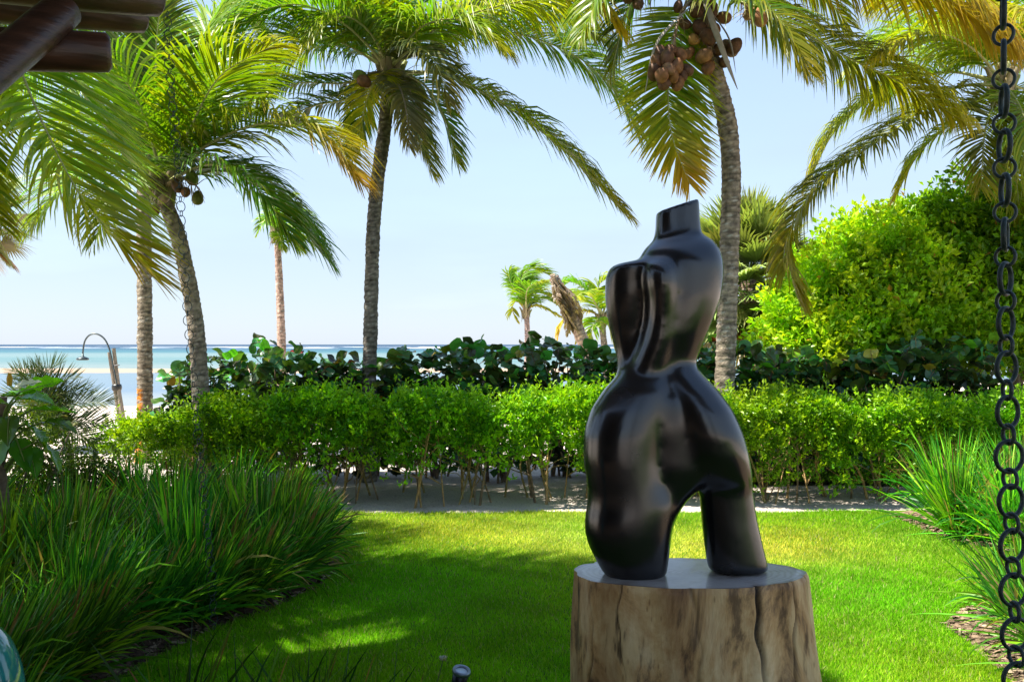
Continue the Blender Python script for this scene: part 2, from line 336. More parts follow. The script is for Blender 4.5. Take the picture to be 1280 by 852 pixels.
def top_mat():
    m, n, nd, L = base_mat('varnished_cut_face')
    tc = nd('ShaderNodeTexCoord'); at = nd('ShaderNodeAttribute', attribute_name='Col')
    mp = nd('ShaderNodeMapping'); mp.inputs['Scale'].default_value = (1, 1.8, 0.0); L(tc.outputs['Object'], mp.inputs[0])
    wv = nd('ShaderNodeTexWave', wave_type='RINGS', rings_direction='SPHERICAL'); wv.inputs['Scale'].default_value = 11; wv.inputs['Distortion'].default_value = 5; wv.inputs['Detail'].default_value = 4; wv.inputs['Detail Scale'].default_value = 1.4
    L(mp.outputs[0], wv.inputs[0])
    nz = nd('ShaderNodeTexNoise'); nz.inputs['Scale'].default_value = 7; nz.inputs['Detail'].default_value = 9; L(tc.outputs['Object'], nz.inputs[0])
    r1 = ramp(nd, [(0.0, (0.72, 0.66, 0.6)), (0.6, (1, 1, 1))]); L(wv.outputs[0], r1.inputs[0])
    r2 = ramp(nd, [(0.33, (0.45, 0.36, 0.28)), (0.5, (1, 1, 1))]); L(nz.outputs[0], r2.inputs[0])
    a = nd('ShaderNodeMix', data_type='RGBA', blend_type='MULTIPLY'); a.inputs[0].default_value = 0.8; L(at.outputs['Color'], a.inputs[6]); L(r1.outputs[0], a.inputs[7])
    b = nd('ShaderNodeMix', data_type='RGBA', blend_type='MULTIPLY'); b.inputs[0].default_value = 0.8; L(a.outputs[2], b.inputs[6]); L(r2.outputs[0], b.inputs[7])
    rr = nd('ShaderNodeMapRange'); rr.inputs[3].default_value = 0.2; rr.inputs[4].default_value = 0.5; L(nz.outputs[0], rr.inputs[0])
    pr = nd('ShaderNodeBsdfPrincipled'); L(b.outputs[2], pr.inputs[0]); L(rr.outputs[0], pr.inputs['Roughness']); pr.inputs['Coat Weight'].default_value = 0.3
    bp = nd('ShaderNodeBump', i_Strength=0.25, i_Distance=0.006); L(nz.outputs[0], bp.inputs['Height']); L(bp.outputs[0], pr.inputs['Normal'])
    o = nd('ShaderNodeOutputMaterial'); L(pr.outputs[0], o.inputs[0]); return m
M['stump_top'] = top_mat()

def glaze_mat():
    m, n, nd, L = base_mat('teal_glaze')
    tc = nd('ShaderNodeTexCoord')
    n1 = nd('ShaderNodeTexNoise'); n1.inputs['Scale'].default_value = 9; n1.inputs['Detail'].default_value = 6; L(tc.outputs['Object'], n1.inputs[0])
    r = ramp(nd, [(0.35, (0.004, 0.09, 0.10)), (0.7, (0.02, 0.24, 0.22))]); L(n1.outputs[0], r.inputs[0])
    pr = nd('ShaderNodeBsdfPrincipled', i_Roughness=0.08); pr.inputs['Coat Weight'].default_value = 0.6; L(r.outputs[0], pr.inputs[0])
    o = nd('ShaderNodeOutputMaterial'); L(pr.outputs[0], o.inputs[0]); return m
M['glaze'] = glaze_mat()
m, n, nd, L = base_mat('lamp_lens'); pr = nd('ShaderNodeBsdfPrincipled', i_Roughness=0.06); pr.inputs[0].default_value = (0.42, 0.5, 0.56, 1)
pr.inputs['Coat Weight'].default_value = 1.0; o = nd('ShaderNodeOutputMaterial'); L(pr.outputs[0], o.inputs[0]); M['lens'] = m

# ------------------------------------------------------------------ ground, sand, lawn, sea
def grid(xs, ys, zf):
    X, Y = np.meshgrid(xs, ys); V = np.stack([X, Y, zf(X, Y)], -1).reshape(-1, 3)
    nx, ny = len(xs), len(ys); i = np.arange(ny - 1)[:, None] * nx; j = np.arange(nx - 1)[None]
    return V, np.stack([i + j, i + j + 1, i + nx + j + 1, i + nx + j], -1).reshape(-1, 4)
def ground_z(X, Y):
    t = np.clip((Y - 25) / 32, 0, 1); s = t * t * (3 - 2 * t)
    # the land keeps on at the right behind the hedge, the beach lies to the left
    right = np.clip((X - 4) / 10, 0, 1) * np.clip((75 - Y) / 20, 0, 1)
    h = -1.35 * s * (1 - 0.9 * right)
    h = h - np.clip((Y - 57) / 300, 0, 1) * 3
    near = np.clip((Y - 11.3) / 0.8, 0, 1)
    bump = 0.022 * (np.sin(X * 2.1 + Y * 1.3) + np.sin(X * 0.9 - Y * 2.3 + 1) + 0.6 * np.sin(X * 5.3 + 1.7 * Y) * np.sin(4.1 * Y)) * near
    return h + np.maximum(bump, -0.02)
g = G()
xs = np.unique(np.concatenate([np.linspace(-400, -9, 30), np.linspace(-9, 9, 150), np.linspace(9, 400, 30)]))
ys = np.unique(np.concatenate([np.linspace(-15, 11, 14), np.linspace(11, 16, 60), np.linspace(16, 62, 60), np.linspace(62, 420, 20)]))
V, Fc = grid(xs, ys, ground_z); g.add(V, Fc)
tag(link('sand_ground', g.mesh('sand_ground', M['sand'])), kind='structure')
g = G(); yy = np.concatenate([np.linspace(40, 400, 40), np.linspace(450, 9000, 30)])
V, Fc = grid(np.linspace(-7000, 7000, 30), yy, lambda X, Y: X * 0 - 1.0); g.add(V, Fc)
tag(link('sea', g.mesh('sea', M['sea'])), kind='structure')
# sand bar across the lagoon
g = G(); xs = np.linspace(-140, 90, 160); ys = np.linspace(98, 124, 14)
def bar(X, Y):
    c = 110 + 1.5 * np.sin(X * 0.05) ; wd = 9 * np.clip((46 - X) / 50, 0.02, 1) * (1 + 0.12 * np.sin(X * 0.21))
    return -1.08 + 0.30 * np.exp(-((Y - c) / wd) ** 2 * 1.5) + 0.012 * np.sin(X * 1.3 + Y)
V, Fc = grid(xs, ys, bar); g.add(V, Fc)
m, n, nd, L = base_mat('wet_sand_bar'); pr = nd('ShaderNodeBsdfPrincipled', i_Roughness=0.8); pr.inputs[0].default_value = (0.33, 0.23, 0.15, 1)
o = nd('ShaderNodeOutputMaterial'); L(pr.outputs[0], o.inputs[0])
tag(link('sand_bar', g.mesh('sand_bar', m)), kind='structure')

# left bed outline (lawn side), world x as function of distance y
BEDL = np.array([(2.0, -2.2), (4.2, -2.15), (5.0, -2.3), (5.7, -2.32), (6.3, -2.2), (6.75, -2.05), (7.2, -1.8), (7.7, -1.62), (8.3, -1.52), (8.9, -1.6), (9.6, -1.95), (10.6, -2.3), (11.3, -2.45)])
def bed_l(y): return np.interp(y, BEDL[:, 0], BEDL[:, 1])
BEDR = np.array([(2.0, 2.6), (5.0, 2.75), (5.7, 2.95), (6.2, 3.02), (6.8, 3.05), (7.2, 3.4), (7.6, 4.5), (8.2, 5.2), (8.7, 5.05), (9.1, 4.75), (9.8, 4.45), (10.6, 4.4), (11.3, 4.4)])
def bed_r(y): return np.interp(y, BEDR[:, 0], BEDR[:, 1])
def lawn_edge(x): return 11.35 + 0.05 * np.sin(x * 1.7) + 0.10 * np.clip((x - 1.5) / 3, 0, 1) + 0.03 * np.sin(5.3 * x)
g = G(); V, Fc = grid(np.linspace(-9, 10, 60), np.linspace(0, 1, 40), lambda X, Y: X * 0 + 0.014)
V[:, 1] = -4 + V[:, 1] * (lawn_edge(V[:, 0]) + 4); g.add(V, Fc)
tag(link('lawn', g.mesh('lawn', M['lawn'])), kind='structure')
# grass behind the hedge at the right
g = G(); V, Fc = grid(np.linspace(1.6, 14, 40), np.linspace(13.6, 23, 30), lambda X, Y: ground_z(X, Y) + 0.07); g.add(V, Fc)
tag(link('lawn_behind_hedge', g.mesh('lawn_behind_hedge', M['lawn'])), kind='structure')
# mulch beds
for nm, fn, sgn in (('planting_bed_left', bed_l, -1), ('planting_bed_right', bed_r, 1)):
    g = G(); ny, nx = 90, 40
    Y = np.linspace(1.5, 11.25, ny)[:, None] + np.zeros((1, nx)); u = np.linspace(0, 1, nx)[None]
    e = fn(Y) + 0.02 * np.sin(Y * 9) + 0.012 * np.sin(Y * 23)
    X = e + sgn * u * 5.5
    Z = 0.018 + 0.06 * np.clip(u * 12, 0, 1) + 0.012 * np.sin(X * 13) * np.sin(Y * 11) * np.clip(u * 10, 0, 1)
    V = np.stack([X, Y, Z], -1).reshape(-1, 3); i = np.arange(ny - 1)[:, None] * nx; j = np.arange(nx - 1)[None]
    Fq = np.stack([i + j, i + j + 1, i + nx + j + 1, i + nx + j], -1).reshape(-1, 4)
    if sgn < 0: Fq = Fq[:, ::-1]
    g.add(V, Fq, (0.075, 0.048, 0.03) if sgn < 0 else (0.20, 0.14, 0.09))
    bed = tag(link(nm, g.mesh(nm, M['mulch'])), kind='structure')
    g = G(); k = 2600
    yy = rng.uniform(4.5, 11.1, k); xx = fn(yy) + sgn * (0.02 + rng.random(k) ** 1.6 * 1.3)
    a = rng.uniform(0, math.pi, k); l = rng.uniform(0.012, 0.05, k); wv = l * rng.uniform(0.12, 0.4, k)
    d1 = np.stack([np.cos(a), np.sin(a), rng.normal(0, 0.25, k)], 1) * l[:, None]; d2 = np.stack([-np.sin(a), np.cos(a), rng.normal(0, 0.3, k)], 1) * wv[:, None]
    ctr = np.stack([xx, yy, 0.085 * np.clip(np.abs(xx - fn(yy)) / 0.3, 0.35, 1) + rng.uniform(0, 0.012, k)], 1)
    V = np.stack([ctr - d1 - d2, ctr + d1 - d2, ctr + d1 + d2, ctr - d1 + d2], 1).reshape(-1, 3)
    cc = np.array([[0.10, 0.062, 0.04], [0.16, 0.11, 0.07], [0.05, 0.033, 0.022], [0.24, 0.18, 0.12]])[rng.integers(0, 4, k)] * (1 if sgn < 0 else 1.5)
    g.add(V, np.arange(4 * k).reshape(-1, 4), np.repeat(cc, 4, 0))
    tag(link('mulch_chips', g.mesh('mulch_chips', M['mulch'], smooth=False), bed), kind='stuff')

# mown turf: real short blades on the part of the lawn in view
def turf():
    g = G(); k = 430000
    y = 4.6 + (11.5 - 4.6) * rng.random(k) ** 1.25
    hw = 0.56 * y
    x = rng.uniform(-1, 1, k) * hw
    jit = rng.normal(0, 0.03, k)
    ok = (x > bed_l(y) - 0.03 + jit) & (x < bed_r(y) + 0.03 + jit) & (y < lawn_edge(x) + 0.03 + jit * 0.7)
    x, y = x[ok], y[ok]; k = len(x)
    h = rng.uniform(0.018, 0.04, k); wd = rng.uniform(0.002, 0.0042, k) * (0.75 + y / 16)
    a = rng.uniform(0, 2 * math.pi, k); la = rng.uniform(0, 2 * math.pi, k); ln = h * rng.uniform(0.1, 0.9, k)
    b = np.stack([x, y, np.full(k, 0.012)], 1)
    s = np.stack([np.cos(a), np.sin(a), np.zeros(k)], 1) * wd[:, None]
    tip = b + np.stack([np.cos(la) * ln, np.sin(la) * ln, h], 1)
    V = np.stack([b - s, b + s, tip], 1).reshape(-1, 3)
    dry = np.clip(np.sin(x * 0.8 + 0.6 * np.sin(y * 1.1)) * 0.12 - 0.05 + np.exp(-((x - 2.2) / 1.1) ** 2 - ((y - 8.9) / .5) ** 2) * .5 + np.exp(-((y - 9.6) / 0.75) ** 2) * (0.55 + 0.35 * np.sin(x * 1.1 + 0.5)) + 0.5 * np.clip((y - 9.6), 0, 1) * np.clip(2.2 - x, 0.15, 1) + rng.normal(0, 0.16, k), 0, 1)  # pale dry band, plus yellow painted in for the sunlit far lawn
    cg = np.array([0.165, 0.41, 0.004]); cy = np.array([0.70, 0.62, 0.10])
    c = cg + dry[:, None] * (cy - cg); c *= rng.uniform(0.75, 1.25, (k, 1))
    pt = 1 + .16 * np.sin(x * 3.1 + 2 * np.sin(y * 2.3)) * np.sin(y * 3.7 + 1.5 * np.sin(x * 1.9)) + .10 * np.sin(x * 9.1 + y * 3) * np.sin(y * 8.3 - x * 2)
    c *= pt[:, None]; c[:, 0] *= (1 + .25 * np.sin(x * 1.7 + 3) * np.sin(y * 1.3 + 1))
    st = rng.random(k) < .045; c[st] = np.array([.42, .36, .16])
    g.add(V, np.arange(3 * k).reshape(-1, 3), np.repeat(c, 3, 0))
    o = link('turf_grass', g.mesh('turf_grass', M['turf'], smooth=False))
    tag(o, 'short bright green mown turf grass covering the lawn', 'grass', kind='stuff')
    # looser grass behind the hedge
    g = G(); k = 26000
    y = rng.uniform(13.5, 20, k); x = rng.uniform(1.6, 9, k); h = rng.uniform(0.04, 0.11, k); a = rng.uniform(0, 6.28, k); la = rng.uniform(0, 6.28, k)
    b = np.stack([x, y, np.full(k, 0.06)], 1); s = np.stack([np.cos(a), np.sin(a), 0 * a], 1) * 0.009
    tip = b + np.stack([np.cos(la) * h * .5, np.sin(la) * h * .5, h], 1)
    V = np.stack([b - s, b + s, tip], 1).reshape(-1, 3)
    g.add(V, np.arange(3 * k).reshape(-1, 3), np.repeat(np.array([[0.15, 0.25, 0.02]]) * rng.uniform(.7, 1.3, (k, 1)), 3, 0))
    tag(link('rough_grass', g.mesh('rough_grass', M['turf'], smooth=False)), 'rough sunlit grass growing behind the right end of the hedge', 'grass', kind='stuff')
turf()

# ------------------------------------------------------------------ palms
GREEN = np.array([0.12, 0.28, 0.008]); DEEP = np.array([0.06, 0.17, 0.008]); YEL = np.array([0.58, 0.42, 0.02]); ORA = np.array([0.55, 0.22, 0.03]); STRAW = np.array([0.36, 0.27, 0.19])
def frond(root, origin, pts, lmax=0.8, droop=0.5, wind=(0, 0, 0), green=None, yel=0.0, ytip=0.3, dead=0.0, dens=27, wid=0.021, asym=(1, 1), side=None, rr=0.028, label=None):
    """one pinnate palm leaf: rachis through pts (world), leaflets on both sides"""
    c0 = GREEN if green is None else np.asarray(green); lmax = lmax * 1.28; dens = dens * 1.7; wid = wid * 0.62
    L = np.linalg.norm(np.diff(np.asarray(pts), axis=0), axis=1).sum()
    n = max(10, int(L * 7)); C = spline(pts, n); T = nrm(np.gradient(C, axis=0))
    up = np.array([0, 0, 1.])
    k = max(24, int(L * dens))
    seg = 4
    g = G()
    W = np.asarray(wind, float)
    for sd in (-1, 1):
        t = np.clip(np.linspace(0.13, 0.995, k) + rng.normal(0, 0.3 / k, k), 0.1, 1)
        u = t * (n - 1); i = np.minimum(u.astype(int), n - 2); f = (u - i)[:, None]
        p = C[i] * (1 - f) + C[i + 1] * f; tt = nrm(T[i] * (1 - f) + T[i + 1] * f)
        S = np.cross(tt, up)
        if side is not None: S = np.cross(tt, np.asarray(side, float))
        w_ = np.linalg.norm(S, axis=1, keepdims=True); S = np.where(w_ > 0.15, S / (w_ + 1e-9), nrm(np.cross(tt, np.array([0, 1., 0]))))
        N = np.cross(S, tt)
        fw = np.radians(28 + 38 * t ** 2 + rng.normal(0, 5, k))[:, None]
        d0 = nrm(sd * S * np.cos(fw) + tt * np.sin(fw) + N * (0.25 + rng.normal(0, .1, (k, 1))))
        ln = lmax * np.clip(np.sin(np.pi * (0.08 + 0.80 * t)) ** 0.7, 0.12, 1) * (1 - 0.35 * t ** 4) * rng.uniform(0.86, 1.08, k) * asym[0 if sd < 0 else 1]
        ln = np.where(rng.random(k) < 0.02, ln * 0.5, ln)
        q = p.copy(); d = d0.copy(); P5 = [q]
        dr = droop * rng.uniform(0.7, 1.3, (k, 1))
        for s in range(seg):
            q = q + d * (ln / seg)[:, None]; P5.append(q)
            d = nrm(d + (np.array([0, 0, -1.]) * dr + W) * (0.35 + 0.28 * s))
        P5 = np.stack(P5, 1)                                   # k,5,3
        dd = nrm(np.gradient(P5, axis=1)); wv = tt[:, None] - dd * (tt[:, None] * dd).sum(-1, keepdims=True)
        wv = nrm(wv + 0.35 * np.cross(dd, wv) * rng.normal(0, 1, (k, 1, 1)))
        prof = np.array([0.45, 1.0, 0.95, 0.6, 0.06])[None, :, None] * wid * rng.uniform(0.8, 1.15, (k, 1, 1)) * np.clip(0.5 + ln / lmax, .5, 1.2)[:, None, None]
        Va = P5 - wv * prof; Vb = P5 + wv * prof
        VV = np.stack([Va, Vb], 2).reshape(-1, 3)
        b = (np.arange(k) * 10)[:, None] + (np.arange(seg) * 2)[None]
        FF = np.stack([b, b + 1, b + 3, b + 2], -1).reshape(-1, 4)
        s5 = np.linspace(0, 1, 5)[None, :]
        ya = np.clip(yel + ytip * (np.clip((t - 0.45) / 0.55, 0, 1) ** 1.5)[:, None] + (ytip * 0.35) * s5 ** 2 + rng.normal(0, 0.10, (k, 1)), 0, 1)
        cc = c0 + ya[..., None] * (YEL - c0)
        oa = np.clip((ya - 0.65) * 1.6 + 0.5 * ytip * s5 ** 3 * (rng.random((k, 1)) < 0.35), 0, 1)[..., None]; cc = cc + .45 * oa * (ORA - cc)
        if dead: cc = cc + dead * (STRAW * rng.uniform(.6, 1.1, (k, 1, 1)) - cc)
        cc = np.repeat(cc[:, :, None], 2, 2).reshape(-1, 3)
        g.add(VV, FF, cc)
    o = link('frond', g.mesh('frond', M['frond'], origin=origin), root)
    if label: o['label'] = label
    g = G(); tr = np.linspace(0, 1, n)
    rc = np.array([0.36, 0.36, 0.14]) if not dead else np.array([0.25, 0.19, 0.12])
    if yel > 0.3: rc = np.array([0.42, 0.33, 0.08])
    tube(g, C, rr * (1 - 0.88 * tr ** 0.8) * (1 + 1.1 * np.exp(-tr * 14)), 6, rc, flat=0.8)
    link('rachis', g.mesh('rachis', M['rachis'], origin=origin), o)
    return o

def palm_trunk(root, origin, pts, r0, r1, c=(0.20, 0.165, 0.13), ring=0.075, flare=1.35, orange=False, scarred=0.25):
    L = np.linalg.norm(np.diff(np.asarray(pts), axis=0), axis=1).sum()
    n = max(20, int(L / 0.022)); n = min(n, 420); C = spline(pts, n); t = np.linspace(0, 1, n); s = t * L
    ph = (s / ring + 0.3 * np.sin(s * 3)) % 1.0
    prof = (r0 + (r1 - r0) * t) * (1 + (flare - 1) * np.exp(-s * 2.2))
    rad = prof * (1 + 0.07 * (ph - 0.5) + 0.02 * np.sin(s * 9))
    cc = np.asarray(c) * (0.62 + 0.55 * np.clip(ph * 2.2, 0, 1))[:, None]
    cc = cc * (1 + scarred * np.sin(s * 2.3 + 1)[:, None] * 0.4)
    m = 14; g = G(); tube(g, C, rad, m, cc)
    V = g.v[0]; a = rng.normal(0, 1, (n, m)); a = (a + np.roll(a, 1, 0) + np.roll(a, 1, 1)) / 3
    ctr = np.repeat(C, m, 0); V += (V - ctr) * (0.055 * a.reshape(-1, 1))
    blot = np.clip(rng.normal(0, 1, (n, m)), -1.5, 2.2); g.c[0] = g.c[0] * (1 + 0.22 * blot.reshape(-1, 1))
    lich = (rng.random((n, m)) < 0.06).reshape(-1, 1); g.c[0] = np.where(lich, np.array([[0.38, 0.36, 0.31]]), g.c[0])
    if orange:
        sel = ((ctr[:, 2] < 1.25) & ((V - ctr)[:, 0] < -0.02)).reshape(-1, 1) & (rng.random((n * m, 1)) < 0.85)
        g.c[0] = np.where(sel, np.array([[0.55, 0.20, 0.03]]), g.c[0])
    return link('trunk', g.mesh('trunk', M['trunk'], origin=origin), root)

def coconut(root, origin, p, r=0.1, c=(0.30, 0.15, 0.07)):
    g = G(); n, mm = 12, 9
    th = np.linspace(0.02, math.pi - 0.02, mm)
    prof = np.stack([np.sin(th) * (1 - 0.12 * np.cos(th)), np.cos(th) * 1.25], 1) * r
    lathe(g, prof, n, c)
    a = np.arctan2(g.v[0][:, 1], g.v[0][:, 0]); g.v[0][:, :2] *= (1 + 0.07 * np.cos(3 * a))[:, None]
    q = rng.normal(0, 0.5, 2)
    sj = rng.uniform(.8, 1.12)
    o = link('coconut', g.mesh('coconut', M['nut']), root, np.asarray(p) - origin, (q[0] * 1.6, q[1] * 1.6, rng.uniform(0, 6)), (sj, sj * rng.uniform(.85, 1.05), sj * rng.uniform(1.0, 1.2)))
    return o

def crown_heart(root, origin, p, r=0.17, h=0.5, c=(0.24, 0.19, 0.10)):
    """fibrous leaf bases at the top of the trunk"""
    g = G()
    for k in range(9):
        a = k * 2.4; dirv = np.array([math.cos(a), math.sin(a), 0])
        b = np.asarray(p) + dirv * r * 0.35 + np.array([0, 0, -h * 0.6 + 0.03 * k]); e = np.asarray(p) + dirv * r * 1.8 + np.array([0, 0, h * (0.25 + 0.05 * k)])
        m_ = (b + e) / 2 + dirv * (-0.03) + np.array([0, 0, -0.02])
        cc = np.asarray(c) * rng.uniform(0.7, 1.3) if k % 3 else np.array([0.22, 0.24, 0.06])
        tube(g, spline([b, m_, e], 7), np.array([.095, .1, .085, .065, .05, .04, .03]), 7, cc, flat=0.6)
    # ragged fibre sheath
    for k in range(60):
        a = rng.uniform(0, 6.28); b = np.asarray(p) + np.array([math.cos(a) * r * .8, math.sin(a) * r * .8, rng.uniform(-h * .5, h * .3)])
        e = b + np.array([math.cos(a) * .1, math.sin(a) * .1, rng.uniform(-.3, -.05)])
        tube(g, [b, (b + e) / 2 + [0, 0, .03], e], [.008, .006, .002], 3, np.array([.20, .14, .08]) * rng.uniform(.6, 1.3), cap=False)
    return link('crown_heart', g.mesh('crown_heart', M['rachis'], origin=origin), root)

def fruit_stalk(root, origin, pts, n=26, c=(0.28, 0.2, 0.1)):
    g = G(); C = spline(pts, 8); tube(g, C, np.linspace(.03, .012, 8), 6, c)
    for k in range(n):
        i = rng.integers(3, 8); b = C[i]; d = nrm(rng.normal(0, 1, 3) + [0, 0, -.8]) * rng.uniform(.12, .32)
        tube(g, [b, b + d * .6, b + d + [0, 0, -.04]], [.007, .005, .002], 3, np.asarray(c) * rng.uniform(.6, 1.2), cap=False)
    return link('fruit_stalk', g.mesh('fruit_stalk', M['rachis'], origin=origin), root)

def px(lst, d): return [P(a[0], a[1], d + (a[2] if len(a) > 2 else 0)) for a in lst]
WIND = (0.10, 0.0, 0.0)

def palm(name, label, base, trunk_px, d, r0, r1, crown, fronds, nuts=(), group=None, heart=True, **tk):
    b = np.array([base[0], base[1], base[2] if len(base) > 2 else 0.0])
    root = thing(name, label, 'palm tree', b, group)
    tp = [b - np.array([0, 0, 0.15])] + px(trunk_px, d)
    palm_trunk(root, b, tp, r0, r1, **tk)
    cp = P(crown[0], crown[1], d + (crown[2] if len(crown) > 2 else 0))
    if heart: crown_heart(root, b, cp, r1 * 1.35, 0.55)
    for fr in fronds:
        f = dict(fr); pts = f.pop('p')
        w_ = [P(a[0], a[1], d + (a[2] if len(a) > 2 else 0)) for a in pts] if len(pts[0]) in (2, 3) and not f.pop('world', False) else [np.asarray(a, float) for a in pts]
        frond(root, b, w_, wind=f.pop('wind', WIND), **f)
    for (nx, ny, nd_, cc, r) in nuts: coconut(root, b, P(nx, ny, d + nd_), r, cc)
    return root, b
BROWN = (0.19, 0.085, 0.035); BRN2 = (0.11, 0.05, 0.025); GRN = (0.17, 0.22, 0.035)

# palm standing left of the view; its crown shades the lawn and some fronds hang into the picture
c0 = P(-60, -90, 8.2)
def wf(dx, dy, dz, sag=0.6, **k):
    e = c0 + np.array([dx, dy, dz]); m_ = c0 + np.array([dx, dy, dz]) * 0.5 + np.array([0, 0, sag]); q = c0 + np.array([dx, dy, dz]) * 0.8 + np.array([0, 0, sag * .62])
    return dict(p=[tuple(c0), tuple(m_), tuple(q), tuple(e)], world=True, **k)
fr0 = [dict(p=[(-60, -90, 0), (5, 40, -.4), (54, 156, -.7), (107, 254, -.9), (190, 345, -1.0)], lmax=.88, droop=.24, ytip=.7, yel=.04, green=(.19, .42, .012), wind=(.12, 0, 0), dens=24),  # this frond and the next coloured lighter to offset shade from their crown
       dict(p=[(-60, -90, 0), (50, 40, .3), (100, 110, .5), (150, 190, .6)], lmax=.8, droop=.2, ytip=.2, yel=.08, green=(.19, .42, .012), wind=(.15, 0, 0)),
       dict(p=[(-60, -90, 0), (-60, 90, -.2), (-45, 190, -.3), (0, 280, -.4)], lmax=.6, droop=.35, ytip=.3, yel=.2),
       wf(3.0, -2.6, -.1, .7), wf(1.8, -3.6, 0, .8), wf(-.6, -3.4, 0, .7), wf(-3, -.5, -.6), wf(-2, 2.6, -.4),
       wf(1.6, -1.4, 1.9, .4), wf(3.3, -3.4, .5, .8), wf(2.5, -3.6, .1, .7), wf(2.2, -.6, 1.2, .5), wf(1.0, -2.2, 1.4, .4), wf(-3.2, -1.8, -.3), wf(-3.4, .8, -.3), wf(-1.6, -2.9, .1), wf(-2.6, 1.8, .4), wf(-1.8, -.6, 1.5, .4), wf(-2.6, -2.6, .6), wf(-.8, 1.8, 1.5, .4)]
palm('coconut_palm', 'coconut palm beside the pavilion eave, its long frond drooping past the logs', (-5.25, 8.4), [(-110, 560), (-100, 400), (-92, 200), (-75, 20)], 8.2, .15, .11, (-60, -92), fr0)

# palm with the rain chain hanging before its trunk
fr1 = [dict(p=[(205, 224), (238, 160, -.4), (275, 95, -.8), (335, 60, -1.1)], lmax=.95, droop=.45, ytip=.3, yel=.1, wind=(.2, 0, 0)), dict(p=[(202, 224), (182, 150, -.5), (150, 95, -.9), (95, 80, -1.2)], lmax=.9, droop=.4, ytip=.15, wind=(.25, 0, 0)), dict(p=[(201, 226), (165, 190, .5), (120, 185, .8), (70, 225, 1)], lmax=.8, droop=.4, yel=.15, wind=(.2, 0, 0)),
       dict(p=[(203, 228), (198, 150, -.1), (195, 60, -.2), (206, -30, -.4)], lmax=1.15, droop=.12, wind=(.32, 0, .02), ytip=.15, asym=(.55, 1.0), green=(0.06, .14, .012), dens=34),
       dict(p=[(205, 226), (228, 140, .3), (250, 50, .8), (310, -5, 1.2), (370, 20, 1.4)], lmax=.95, droop=.35, ytip=.35, yel=.08),
       dict(p=[(208, 226), (260, 180, -.2), (340, 152, -.5), (405, 172, -.8), (447, 225, -1)], lmax=.9, droop=.55, ytip=.9, yel=.12),
       dict(p=[(210, 228), (285, 214, .3), (352, 256, .4), (404, 320, .5)], lmax=.9, droop=.5, green=DEEP, ytip=.05, dens=34), dict(p=[(208, 228), (262, 205, -.5), (318, 232, -.8), (365, 300, -1.)], lmax=.8, droop=.5, green=DEEP, ytip=.1, dens=32),
       dict(p=[(205, 226), (240, 190), (292, 140, .5), (342, 113, .8)], lmax=.7, droop=.5, green=DEEP, ytip=.05),
       dict(p=[(200, 226), (158, 172, .3), (105, 150, .6), (50, 175, .9)], lmax=.85, droop=.35, ytip=.15, yel=.15, wind=(.2, 0, 0)),
       dict(p=[(200, 228), (150, 205, -.4), (95, 220, -.9), (45, 280, -1.2)], lmax=.8, droop=.4, ytip=.3, yel=.05, wind=(.2, 0, 0)),
       dict(p=[(200, 222), (172, 120, .4), (140, 30, .6), (80, -30, .8)], lmax=.8, droop=.4, ytip=.1),
       dict(p=[(203, 222), (215, 130, 1), (235, 60, 1.8), (290, 30, 2.4)], lmax=.9, droop=.3, ytip=.1, wind=(.3, 0, 0)),
       dict(p=[(200, 228), (175, 205, -.8), (140, 240, -1.3), (120, 300, -1.5)], lmax=.6, droop=.35, ytip=.3, wind=(.2, 0, 0))]
r, b = palm('coconut_palm', 'curved coconut palm with green nuts, behind the thin rain chain', (-3.86, 12.3), [(258, 560), (251, 490), (247, 430), (239, 370), (224, 300), (208, 256), (204, 238)], 12.3, .115, .098, (203, 230), fr1,
     [(240, 222, -.2, GRN, .085), (247, 247, -.25, (.16, .16, .03), .08), (232, 240, -.3, BROWN, .07), (194, 262, -.2, BROWN, .06), (205, 248, -.25, (.30, .2, .12), .08), (186, 232, -.2, (.2, .2, .04), .08), (222, 232, -.32, BRN2, .08)], c=(.25, .20, .15))
fruit_stalk(r, b, px([(208, 232, -.1), (225, 222, -.3), (245, 232, -.35)], 12.3)); fruit_stalk(r, b, px([(200, 232, -.1), (188, 222, -.3), (176, 226, -.4)], 12.3))

# straight palm behind it
fr = [dict(p=[(178, 45), (240, -20, .3), (310, 20, .5), (335, 90, .6)], lmax=.9, droop=.6, ytip=.3, yel=.1),
      dict(p=[(178, 45), (225, 30, -.6), (275, 60, -.9), (312, 118, -1)], lmax=.9, droop=.3, wind=(.3, 0, 0), ytip=.2),
      dict(p=[(178, 45), (120, 15, .4), (60, 55, .7), (15, 140, .9)], lmax=.9, droop=.5, ytip=.2),
      dict(p=[(178, 45), (168, 80, -.7), (166, 130, -.9), (160, 185, -1)], lmax=.5, droop=.5, yel=.25, ytip=.2),
      dict(p=[(178, 45), (186, 85, .7), (192, 130, .9), (190, 180, 1)], lmax=.5, droop=.5, yel=.1),
      dict(p=[(178, 45), (150, -40), (90, -90)], lmax=.9), dict(p=[(178, 45), (200, -50), (250, -110)], lmax=.9),
      dict(p=[(178, 45), (140, 60, -.8), (100, 110, -1.2), (75, 190, -1.4)], lmax=.7, droop=.4, ytip=.2, yel=.1),
      dict(p=[(178, 45), (140, -10, 1), (80, 0, 1.6), (30, 60, 2)], lmax=.8)]
palm('coconut_palm', 'straight coconut palm trunk with an orange streak on its lower left side', (-6.13, 16), [(181, 520), (181, 400), (180, 300), (180, 200), (179, 100), (178, 60)], 16, .125, .115, (178, 48), fr, c=(.20, .165, .12), orange=True)

